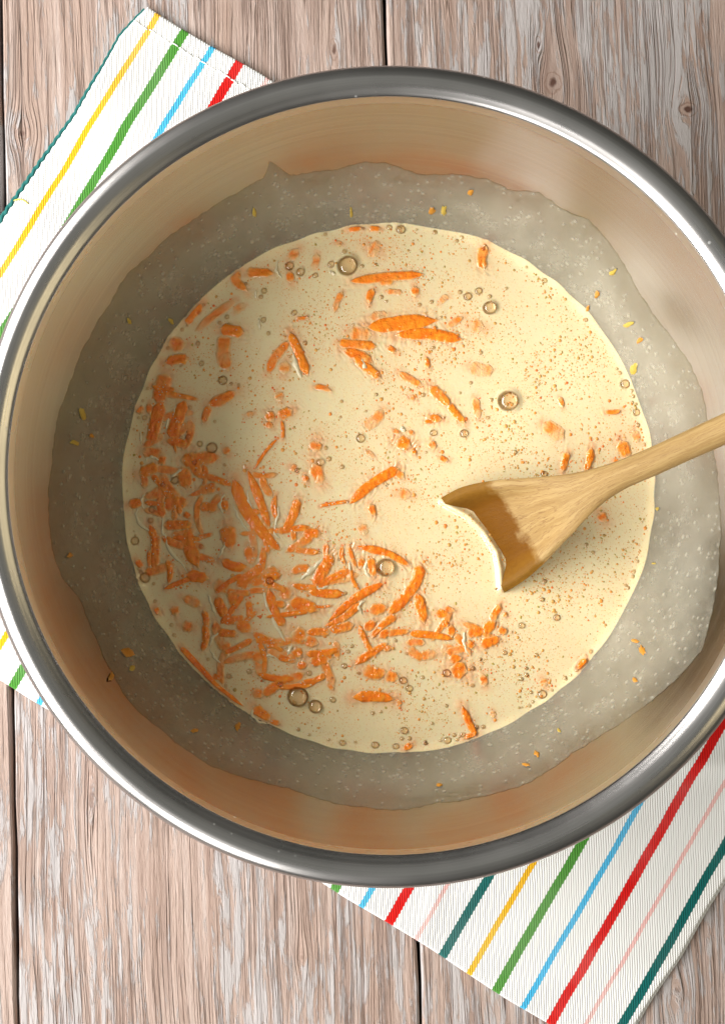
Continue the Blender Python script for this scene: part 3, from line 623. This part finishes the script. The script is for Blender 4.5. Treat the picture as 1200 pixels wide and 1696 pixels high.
# countless pin-prick bubbles
def tiny_field(n):
    P = []
    k = 0
    while len(P) < n and k < n * 60:
        k += 1
        r_ = LR * math.sqrt(random.random()) * 0.985; a = random.uniform(0, 2 * math.pi); x, y = r_ * math.cos(a), r_ * math.sin(a)
        f = 0.5 + 0.25 * math.sin(x * 120 + 2 * math.sin(y * 70)) + 0.25 * math.sin(y * 140 + 1.5 * math.sin(x * 90 + 1)) + 0.30 * x / LR
        if random.random() < max(f, 0) ** 1.45: P.append((x, y))
    return P
Nn = NT('tiny_bubble_skin'); tcol = Nn.attr('hue')
M_TINY = Nn.set(Base_Color=Nn.ramp(tcol, [(0, (0.50, 0.32, 0.10)), (0.35, (0.72, 0.37, 0.10)), (0.75, (0.84, 0.29, 0.05)), (1, (0.80, 0.18, 0.04))]), Roughness=0.25, Specular_IOR_Level=0.4)
tv, tf, th_ = [], [], []
TP = tiny_field(7600)
TZ = batter_height(np.array([p[0] for p in TP]), np.array([p[1] for p in TP])) - LZ
tn = np.array([p for p in TP])
near = np.zeros(len(TP))
for s_ in shreds: near = np.maximum(near, np.exp(-(seg_dist(tn[:, 0], tn[:, 1], s_['C'][::4]) / 0.004) ** 2))
for (x, y), z, nr in zip(TP, TZ, near):
    d = random.choices([1.4, 2.1, 3.0, 4.4, 6.4], [44, 32, 16, 6, 2])[0] * random.uniform(.85, 1.2) / SPX / 2
    hue = min(1, max(0, 0.38 + 0.45 * nr + random.gauss(0, .22))); b0 = len(tv); sg = 8
    for rad, hz in ((1.0, -0.05), (0.72, 0.24)):
        for i in range(sg):
            a = 2 * math.pi * i / sg; tv.append((x + d * rad * math.cos(a), y + d * rad * math.sin(a), z + d * hz)); th_.append(hue)
    tv.append((x, y, z + d * 0.34)); th_.append(hue)
    for i in range(sg):
        j = (i + 1) % sg; tf.append((b0 + i, b0 + j, b0 + sg + j, b0 + sg + i)); tf.append((b0 + sg + i, b0 + sg + j, b0 + 2 * sg))
tag(obj('tiny_bubbles', tv, tf, M_TINY, batter, attrs={'hue': th_}), kind='stuff')

# froth: pale micro-bubbles added along the crowded shreds to stand in for wet glints
Nn = NT('froth_glint_skin'); M_FROTH_GLINT = Nn.set(Base_Color=(0.86, 0.62, 0.42), Roughness=0.08, Specular_IOR_Level=1.0)
fv, ff_ = [], []
fr_ = random.Random(5)
for s_ in shreds:
    mx_ = np.mean([p[0] for p in s_['px']]); my_ = np.mean([p[1] for p in s_['px']])
    if s_['sink'] > .45 or mx_ > 760 or my_ < 520: continue
    for _ in range(int(s_['L'] * 1000 * (1.3 if mx_ < 560 else .7))):
        if fr_.random() < .62: continue
        c_ = s_['C'][fr_.randrange(len(s_['C']))]; a_ = fr_.uniform(0, 6.283); q_ = s_['w'] * fr_.choice([fr_.uniform(.0, .35), fr_.uniform(.45, .75)])
        x_, y_ = clampR(c_[0] + q_ * math.cos(a_), c_[1] + q_ * math.sin(a_)); d_ = fr_.choice([1.2, 1.6, 2.0, 2.8]) / SPX / 2 * fr_.uniform(.8, 1.2)
        fv.append((x_, y_, d_))
fz = batter_height(np.array([p[0] for p in fv]), np.array([p[1] for p in fv])) - LZ; V3, F3 = [], []
for (x_, y_, d_), z_ in zip(fv, fz):
    b0 = len(V3); z_ += 0.00035
    for rad, hz in ((1.0, -0.5), (0.92, 0.35), (0.55, 0.8)):
        for i in range(8): V3.append((x_ + d_ * rad * math.cos(i * math.pi / 4), y_ + d_ * rad * math.sin(i * math.pi / 4), z_ + d_ * hz))
    V3.append((x_, y_, z_ + d_))
    for k_ in (0, 8): F3 += [(b0 + k_ + i, b0 + k_ + (i + 1) % 8, b0 + k_ + 8 + (i + 1) % 8, b0 + k_ + 8 + i) for i in range(8)]
    F3 += [(b0 + 16 + i, b0 + 16 + (i + 1) % 8, b0 + 24) for i in range(8)]
tag(obj('froth_glints', V3, F3, M_FROTH_GLINT, batter), kind='stuff')

# ------------------------------------------------------------------ carrot shreds
def carrot_material():
    N = NT('carrot_in_batter'); tc = N.n('ShaderNodeTexCoord').outputs['Object']
    coat = N.attr('coat'); rnd = N.n('ShaderNodeObjectInfo').outputs['Random']
    n1 = N.noise(tc, 380, 2, 0.5); n2 = N.noise(tc, 1300, 2, 0.5); n3 = N.noise(tc, 130, 2, 0.5)
    car = N.ramp(n1, [(0.3, (0.88, 0.155, 0.006)), (0.55, (0.95, 0.235, 0.010)), (0.8, (0.97, 0.36, 0.03))])
    car = N.mix(N.math('MULTIPLY', rnd, 0.45), car, (0.94, 0.30, 0.015))
    k = N.math('ADD', coat, N.math('MULTIPLY', N.math('SUBTRACT', n1, 0.5), 0.22))
    k = N.math('ADD', k, N.math('MULTIPLY', N.math('SUBTRACT', n3, 0.5), 0.32))
    k = N.math('MAXIMUM', N.step(k, 0.15, 1.05), N.step(coat, 0.93, 1.0))
    mid = N.mix(k, car, (0.84, 0.40, 0.12))
    c = N.mix(N.math('MULTIPLY', N.math('POWER', k, 2.2), 0.75), mid, (0.80, 0.56, 0.31))
    N.b.inputs['Subsurface Weight'].default_value = 0.25; N.b.inputs['Subsurface Radius'].default_value = (1, .35, .1); N.b.inputs['Subsurface Scale'].default_value = 0.0012
    return N.set(Base_Color=c, Roughness=0.09, Specular_IOR_Level=0.62, Normal=N.bump(N.math('ADD', n1, N.math('MULTIPLY', n2, 0.35)), 0.7, 0.0010))
M_CARROT = carrot_material()
NC = 11
def shred_mesh(s_):
    C, wd, sink = s_['C'], s_['w'], s_['sink']; n = len(C)
    T = np.gradient(C, axis=0); T /= np.linalg.norm(T, axis=1)[:, None] + 1e-12; Nv = np.stack([-T[:, 1], T[:, 0]], -1)
    t = np.linspace(0, 1, n); ph = rng.uniform(0, 6, 4)
    e1, e2 = rng.uniform(.05, .30, 2); p1, p2 = rng.uniform(.25, .75, 2)
    wp = np.clip(t / e1, 0, 1) ** p1 * np.clip((1 - t) / e2, 0, 1) ** p2 * (1 - rng.uniform(0, .3) * t)
    wp = np.clip(wp, 0.06, 1) * (1 + 0.05 * np.sin(t * 7 + ph[0]) + 0.025 * np.sin(t * 19 + ph[1]))
    v = np.linspace(-1, 1, NC); spread = 1.22 + 0.8 * sink
    VV = np.zeros((n, NC, 3)); co = np.zeros((n, NC))
    h0 = (0.00050 * (1 - sink) ** 1.3 + 0.00010) * min(1.0, wd / 0.0026 + 0.25)
    XY = C[:, None, :] + Nv[:, None, :] * (v[None, :, None] * (wd / 2 * spread) * wp[:, None, None])
    rad = np.hypot(XY[..., 0], XY[..., 1]); k = np.minimum(1, (LR - .0003) / np.maximum(rad, 1e-9)); XY *= k[..., None]
    base = batter_height(XY[..., 0], XY[..., 1]) - LZ
    endf = np.minimum(1, np.minimum(t, 1 - t) * (n - 1) / max(1.5, (1.0 + 4 * sink)))
    q = np.abs(v)[None, :] ** 4
    prof = (1 - q) * (0.35 + 0.65 * np.sin(np.pi * np.clip(np.minimum(t, 1 - t) * 4, 0, .5))[:, None])
    bumpy = 1 + 0.10 * np.sin(t * 17 + ph[2])[:, None] * np.cos(v * 3 + ph[3])[None, :]
    VV[..., :2] = XY; VV[..., 2] = base + h0 * prof * bumpy - 0.00005 * (np.abs(v)[None, :] > .98)
    e0 = 0.72 - 0.72 * sink
    cv = sstep(e0, 1.0, np.abs(v))[None, :]
    ce = 1 - np.clip(endf, 0, 1)[:, None]
    hump = 0.16 * np.sin(t * 7 + ph[1])[:, None]
    co = np.clip(np.maximum(np.maximum(cv, ce), 0.05 + 0.83 * sink + hump * (0.3 + sink)), 0, 1)
    co[:, 0] = co[:, -1] = 1; co[0, :] = co[-1, :] = 1
    return VV.reshape(-1, 3), grid_faces(n, NC)[:, ::-1], co.ravel()
# labels: what singles a shred out
HAND = {
 (611,542): 'widest bright carrot shred, lying level above the middle of the batter',
 (658,555): 'long bright carrot shred lying just below the widest one above the middle',
 (387,795): 'largest thick carrot shred, slanting down right in the crowd left of the middle',
 (411,780): 'carrot shred lying close against the upper right side of the largest thick shred',
 (481,553): 'steep bright carrot shred with a pale ridge beside it, left of the widest shred',
 (657,777): 'tapered bright carrot shred slanting up right, to the left of the spoon head',
 (577,830): 'thread-thin carrot wisp trailing left from the tapered shred beside the spoon',
 (300,1072): 'long thin dark orange carrot shred hugging the lower left edge of the batter',
 (970,1092): 'small orange carrot shred caught on the bowl wall at the lower right edge',
 (765,1170): 'bright steep carrot shred touching the bottom edge of the batter, right of centre',
 (585,1155): 'bright level carrot shred alone just above the bottom edge of the batter',
 (750,1108): 'blocky bright carrot piece beside a bubble, below and left of the spoon tip',
 (325,496): 'dark carrot shred stuck at the upper left edge where batter meets steel',
 (581,466): 'long level carrot shred near the top of the batter under the big bubble',
 (696,938): 'curved bright carrot shred left of the spoon tip, bending down to the left',
 (690,985): 'steep bright carrot shred branching down from the curved one left of the spoon tip',
 (592,905): 'long carrot shred arching over the large bubble below the middle',
 (633,967): 'long bright carrot shred slanting up right just below the large middle bubble',
 (493,828): 'pointed carrot shred standing steeply, right of the largest thick shred',
 (978,743): 'bright steep carrot shred just above the spoon handle',
 (939,750): 'short steep carrot shred above the spoon neck, left of the brighter one',
 (1027,732): 'broad carrot piece nearest the right wall just above the spoon handle',
 (504,884): 'round stubby carrot piece alone right of the largest thick shred',
 (460,726): 'needle-thin straight carrot sliver slanting down left of the middle',
 (427,1116): 'thin straight carrot shred lying almost level left of the big lower bubble',
 (678,1049): 'long thin carrot shred lying level below the spoon tip',
 (803,410): 'single upright carrot shred near the top right edge of the batter',
 (422,1172): 'curled carrot piece with a pale rim at the lower left edge of the batter',
}
def words(s_):
    (x0, y0), (x1, y1) = s_['px'][0], s_['px'][-1]; mx, my = (x0 + x1) / 2, (y0 + y1) / 2
    ln = math.hypot(x1 - x0, y1 - y0)
    size = 'long' if ln > 48 else 'short' if ln > 24 else 'tiny'
    look = 'bright' if s_['sink'] < .18 else 'half-sunk' if s_['sink'] < .48 else 'faint sunken'
    ang = math.degrees(math.atan2(-(y1 - y0), x1 - x0)) % 180
    lie = 'level' if ang < 20 or ang > 160 else 'upright' if 70 < ang < 110 else 'right-rising' if ang <= 70 else 'right-falling'
    dx, dy = mx - 642, 807 - my; r = math.hypot(dx, dy) / 438
    clock = int(round((90 - math.degrees(math.atan2(dy, dx))) / 30)) % 12
    nm = ['twelve', 'one', 'two', 'three', 'four', 'five', 'six', 'seven', 'eight', 'nine', 'ten', 'eleven'][clock]
    where = ('near the middle towards' if r < .28 else 'midway out at' if r < .70 else 'near the wall at') + " %s o'clock" % nm
    return '%s %s %s carrot shred ' % (size, look, lie), where
keys = {}
for s_ in shreds:
    if tuple(s_['px'][0]) in HAND: continue
    keys.setdefault(words(s_), []).append(s_)
ORD = ['leftmost'] + [n_ + ' from left' for n_ in 'second third fourth fifth sixth seventh eighth ninth tenth eleventh twelfth'.split()]
for (a, b), lst in keys.items():
    lst.sort(key=lambda s_: s_['px'][0][0] + s_['px'][-1][0])
    for i, s_ in enumerate(lst): s_['label'] = a + b if len(lst) == 1 else a[:-1] + ', ' + ORD[i] + ', ' + b
for s_ in shreds:
    vv_, ff_, co_ = shred_mesh(s_)
    org = np.array([*s_['C'].mean(0), 0.0]); vv_ = vv_ - org
    o = obj('carrot_shred', vv_, ff_, M_CARROT, None, attrs={'coat': co_}); o.location = (org[0], org[1], LZ + 0.00006)
    tag(o, HAND.get(tuple(s_['px'][0])) or s_['label'], 'carrot', 'grated carrot shreds in the batter')

# ------------------------------------------------------------------ citrus zest: flecks in the batter (uncounted) and bits stuck on the wall
def zest_material(name, c0, c1):
    N = NT(name); tc = N.n('ShaderNodeTexCoord').outputs['Object']; n1 = N.noise(tc, 700, 2)
    return N.set(Base_Color=N.mix(n1, c0, c1), Roughness=0.3, Specular_IOR_Level=0.5)
M_ZY = zest_material('yellow_zest', (0.36, 0.24, 0.02), (0.55, 0.40, 0.08)); M_ZO = zest_material('orange_zest', (0.42, 0.15, 0.01), (0.55, 0.26, 0.03))
zv, zf = [], []
for (x, y) in tiny_field(230):
    l = random.uniform(2.5, 6.5) / SPX; wdt = l * random.uniform(.35, .8); a = random.uniform(0, math.pi); b0 = len(zv)
    z = float(batter_height(np.array([x]), np.array([y]))[0]) - LZ
    for rad, hz in ((1.0, -.00003), (.6, .00016)):
        for i in range(7):
            an = 2 * math.pi * i / 7; q = rad * random.uniform(.75, 1.15); ex, ey = q * l / 2 * math.cos(an), q * wdt / 2 * math.sin(an)
            zv.append((x + ex * math.cos(a) - ey * math.sin(a), y + ex * math.sin(a) + ey * math.cos(a), z + hz))
    zf += [(b0 + i, b0 + (i + 1) % 7, b0 + 7 + (i + 1) % 7, b0 + 7 + i) for i in range(7)] + [tuple(b0 + 7 + i for i in range(7))]
o = obj('zest_flecks', zv, zf, M_ZY, None); o.location = (0, 0, LZ)
tag(o, 'tiny yellow and orange zest specks scattered through the batter', 'zest', kind='stuff')
BITS = [(715, 347, 12, 8, 'o', 'orange zest bit on the bowl wall above the batter, left of its yellow neighbour'), (735, 347, 9, 12, 'y', 'yellow zest bit on the bowl wall above the batter, right of an orange one'),
 (779, 317, 10, 6, 'o', 'orange zest bit highest on the far bowl wall'), (990, 486, 8, 10, 'o', 'orange zest bit on the wall at one o\'clock, larger of two'), (974, 509, 5, 10, 'o', 'slim orange zest bit on the wall just above the batter edge at two o\'clock'),
 (1015, 450, 10, 7, 'y', 'pale yellow zest bit high on the wall at one o\'clock'), (1042, 536, 15, 7, 'y', 'pale yellow zest strip on the wall at two o\'clock'), (1060, 563, 8, 8, 'o', 'round orange zest bit on the wall at two o\'clock, below a yellow strip'),
 (1051, 609, 10, 18, 'y', 'longest pale yellow zest strip, on the right wall above the spoon handle'), (420, 350, 6, 9, 'y', 'yellow zest bit on the film at eleven o\'clock'), (581, 350, 5, 11, 'y', 'thin yellow zest strip on the wall above the batter\'s top edge'),
 (212, 531, 6, 8, 'y', 'yellow zest bit high on the upper left wall'), (282, 531, 8, 8, 'y', 'yellow zest bit on the upper left wall near the batter edge'), (135, 685, 7, 17, 'y', 'upright yellow zest strip on the left wall'),
 (122, 733, 10, 7, 'y', 'yellow zest bit on the left wall below the upright strip'), (150, 722, 6, 8, 'o', 'pale orange bit on the left wall beside yellow zest'), (114, 920, 6, 10, 'o', 'small orange bit on the left wall at nine o\'clock'),
 (210, 1082, 20, 13, 'o', 'largest orange carrot bit stuck on the lower left wall'), (217, 1108, 8, 10, 'y', 'yellow zest bit below the largest orange bit on the lower left wall'), (183, 1122, 7, 12, 'o', 'orange bit lowest and farthest left on the lower left wall'),
 (393, 1205, 9, 14, 'o', 'orange carrot chip on the near wall just below the batter edge'), (321, 1212, 9, 7, 'o', 'small orange bit on the near wall, left of the carrot chip'), (1053, 1063, 10, 6, 'o', 'orange zest bit on the lower right wall, upper of two'),
 (1064, 1078, 8, 16, 'o', 'orange zest strip on the lower right wall, just below another bit'), (1052, 1127, 6, 8, 'o', 'small orange zest bit high on the lower right wall'), (926, 1212, 5, 7, 'y', 'yellow zest bit on the near wall at five o\'clock'),
 (889, 1250, 8, 8, 'o', 'orange zest bit on the near wall at five o\'clock, right of a slim one'), (871, 1268, 11, 5, 'o', 'slim orange zest strip lowest on the near wall at five o\'clock'), (727, 1302, 10, 4, 'o', 'flat orange zest strip lowest on the near wall at six o\'clock'),
 (1090, 843, 5, 6, 'y', 'yellow zest bit on the right wall below the spoon handle'), (1084, 934, 6, 4, 'y', 'faint yellow zest bit on the right wall below the spoon')]
for (px, py, wx, hy, k, lab) in BITS:
    a, z = on_wall(px, py); r_ = float(r_wall(z)) - 0.0006; dz = 0.0005
    tng = np.array([-math.sin(a), math.cos(a), 0]); dr = (float(r_wall(z + dz)) - float(r_wall(z - dz))) / (2 * dz)
    up = np.array([math.cos(a) * dr, math.sin(a) * dr, 1.0]); foreshort = math.hypot(dr, 0); ln_up = np.linalg.norm(up); up /= ln_up
    nrm = np.cross(tng, up); nrm = nrm if nrm @ np.array([math.cos(a), math.sin(a), 0]) < 0 else -nrm
    c0 = np.array([r_ * math.cos(a), r_ * math.sin(a), z]); S = SPX * 0.95
    radial = np.array([math.cos(a), math.sin(a)])
    # lay the bit along the wall so that it covers its own extent in x and y
    V2, F2 = [], []; ns = 12
    for rad, hz in ((1.0, -0.0001), (0.8, 0.00012), (0.45, 0.0002)):
        for i in range(ns):
            an = 2 * math.pi * i / ns; q = rad * (0.55 + 0.6 * random.random())
            ex, ey = q * wx / S / 2 * math.cos(an), q * hy / S / 2 * math.sin(an)
            pr = ex * radial[0] + ey * radial[1]; pt = -ex * radial[1] + ey * radial[0]
            V2.append(tng * pt + up * np.clip(pr * ln_up / max(dr, .3), -.0035, .0035) + nrm * hz)
    V2.append(nrm * 0.00022); F2 = [tuple(f) for f in grid_faces(3, ns, wrap_v=True)] + [(2 * ns + (i + 1) % ns, 2 * ns + i, 3 * ns) for i in range(ns)]
    o = obj('zest_bit', V2, F2, M_ZO if k == 'o' else M_ZY); o.location = tuple(c0)
    tag(o, lab, 'zest', 'zest and carrot bits stuck on the bowl wall')

# ------------------------------------------------------------------ wooden spoon
ST = [((725, 827), (829, 985)), ((762, 808), (867, 962)), ((812, 797), (900, 933)), ((860, 793), (925, 906)), ((905, 789), (950, 881)), ((945, 784), (974, 855)), ((985, 775), (1004, 829)), ((1025, 762), (1040, 807)),
      ((1075, 741), (1089, 786)), ((1125, 718), (1142, 762)), ((1200, 683), (1218, 729))]
P0 = np.array(at(777, 906, LZ + .0008)); SL = 0.60
def station(U, Lw):
    mx, my = (U[0] + Lw[0]) / 2, (U[1] + Lw[1]) / 2; z = LZ
    for _ in range(12):
        p = np.array(at(mx, my, z)); z = P0[2] + SL * math.hypot(p[0] - P0[0], p[1] - P0[1])
    a = np.array(at(U[0], U[1], z)); b = np.array(at(Lw[0], Lw[1], z)); return (a + b) / 2, (a - b) / 2
sec = [station(*s_) for s_ in ST]
cen = [c for c, _ in sec]; hal = [h for _, h in sec]
ax = cen[-1] - cen[2]; ax /= np.linalg.norm(ax); lat = np.array([-ax[1], ax[0], 0]); lat /= np.linalg.norm(lat)
# thickness: top bulge, hollow depth, bottom depth
TH = [(.0, .0070, .0092), (.0, .0047, .0090), (.0002, .0034, .0085), (.0006, .0017, .0078), (.0014, .0002, .0068), (.0024, 0, .0060), (.0036, 0, .0053), (.0046, 0, .0050), (.0049, 0, .0049), (.0048, 0, .0048), (.0048, 0, .0048)]
pre = []
for dist, hw, th in ((-.0365, .0020, (.0, .0002, .0016)), (-.034, .0095, (.0, .0012, .0036)), (-.028, .0172, (.0, .0042, .0058)), (-.019, .0222, (.0, .0066, .0076)), (-.009, .0240, (.0, .0070, .0086))):
    pre.append((cen[0] + ax * dist, lat * hw, th))
post = []
for dist in (0.03, 0.07, 0.12, 0.165, 0.172, 0.175):
    hw = {0.172: .0042, 0.175: .0016}.get(dist, .0054 + dist * .004); post.append((cen[-1] + ax * dist, lat * hw, (hw, 0, hw)))
secs = pre + list(zip(cen, hal, TH)) + post
cc = catmull([s_[0] for s_ in secs], 7); hv = catmull([s_[1] for s_ in secs], 7); tt = catmull([s_[2] for s_ in secs], 7)
rows = []; along = []; lats = []
NTp = 25
tgrid = np.sin(np.linspace(-math.pi / 2, math.pi / 2, NTp))
for c, h, (tb, hd, bt) in zip(cc, hv, tt):
    nrm = np.cross(ax, h / np.linalg.norm(h)); nrm = nrm if nrm[2] > 0 else -nrm; nrm /= np.linalg.norm(nrm)
    lipn = 0.0011 * np.clip(hd / .002, 0, 1)
    top_ = [(t, tb * math.sqrt(max(0, 1 - t * t)) - hd * (1 - float(sstep(.50, .90, abs(t)))) - lipn * float(sstep(.90, 1.0, abs(t))) ) for t in tgrid]
    bot_ = [(t, -lipn - bt * math.sqrt(max(0, 1 - t * t)) ** (1.0)) for t in tgrid[::-1][1:-1]]
    rows.append([c + h * t + nrm * n for t, n in top_ + bot_])
    along.append(float((c - cen[0]) @ ax)); lats.append([t for t, _ in top_ + bot_])
rows = np.array(rows); nring = rows.shape[1]
istop = np.array([1.0] * NTp + [0.0] * (nring - NTp))
def spoon_material():
    N = NT('beech_wood'); tc = N.n('ShaderNodeTexCoord').outputs['Object']
    al = N.attr('along'); la = N.attr('across')
    n0 = N.noise(tc, 90, 3)
    g = N.noise(N.vec(N.math('MULTIPLY', al, 30), N.math('MULTIPLY', N.math('ADD', la, N.math('MULTIPLY', n0, .25)), 5.5), 0.0), 1.0, 4, 0.6)
    g2 = N.noise(N.vec(N.math('MULTIPLY', al, 160), N.math('MULTIPLY', la, 60), 2.0), 1.0, 3, 0.6)
    c = N.ramp(g, [(0.28, (0.25, 0.145, 0.048)), (0.45, (0.32, 0.20, 0.07)), (0.62, (0.38, 0.252, 0.098)), (0.8, (0.30, 0.185, 0.064))])
    c = N.mix(N.math('MULTIPLY', N.math('SUBTRACT', 1.0, N.step(g2, 0.30, 0.55)), 0.45), c, (0.20, 0.10, 0.03))
    vein = N.math('SUBTRACT', 1.0, N.step(N.math('ABSOLUTE', N.math('SUBTRACT', g, 0.52)), 0.003, 0.016))
    c = N.mix(N.math('MULTIPLY', vein, 0.6), c, (0.17, 0.08, 0.025))
    # soaked part that was under the batter
    wob = N.math('MULTIPLY', N.math('SUBTRACT', N.noise(tc, 120, 3, .6), 0.5), 0.014)
    wet = N.math('SUBTRACT', 1.0, N.step(N.math('ADD', al, wob), 0.0195, 0.0250))
    n4 = N.noise(tc, 520, 3)
    wc = N.ramp(N.math('ABSOLUTE', la), [(0.55, (0.15, 0.053, 0.002)), (0.9, (0.23, 0.108, 0.012))])
    wc = N.mix(N.math('MULTIPLY', N.math('ADD', n4, N.math('SUBTRACT', g, .5)), 0.6), wc, (0.10, 0.032, 0.002))
    c = N.mix(N.math('MULTIPLY', wet, 0.92), c, wc)
    rg = N.math('MULTIPLY_ADD', wet, -0.24, 0.52)
    h = N.math('ADD', g2, N.math('MULTIPLY', wet, -0.3))
    return N.set(Base_Color=c, Roughness=rg, Specular_IOR_Level=N.math('MULTIPLY_ADD', wet, -0.19, 0.22), Normal=N.bump(h, 0.35, 0.0005))
M_SPOON = spoon_material()
spoon = tag(empty('wooden_spoon', tuple(P0)), 'pale wooden spoon leaning on the bowl, its soaked head dipping into the batter', 'spoon')
cut = 7 * (len(pre) + 7)
def spoon_part(name, a, b):
    rws = rows[a:b + 1]; n = len(rws); Vv = rws.reshape(-1, 3) - P0
    F = [tuple(f) for f in grid_faces(n, nring, wrap_v=True)]
    if a == 0: F.append(tuple(range(nring))[::-1])
    if b >= len(rows) - 1: F.append(tuple(range((n - 1) * nring, n * nring)))
    F = [f[::-1] for f in F]
    al_ = np.repeat(along[a:b + 1], nring); la_ = np.array(lats[a:b + 1]).ravel()
    return obj(name, Vv, F, M_SPOON, spoon, attrs={'along': al_, 'across': la_})
sp1 = spoon_part('head', 0, cut); sp1['label'] = 'spoon head with a dark soaked hollow'
spoon_part('handle', cut, len(rows) - 1)

# consistent outward normals
import bmesh
for nm in ('bowl',): pass
for o in list(COL.objects):
    if o.type == 'MESH' and o.name.split('.')[0] in ('head', 'handle', 'top_layer', 'under_layer', 'selvedge', 'hem_stitch', 'loose_thread', 'plank', 'underside', 'zest_bit', 'carrot_shred'):
        b = bmesh.new(); b.from_mesh(o.data)
        if o.name.split('.')[0] in ('zest_bit', 'carrot_shred'): pass
        else: bmesh.ops.recalc_face_normals(b, faces=b.faces)
        b.to_mesh(o.data); b.free()
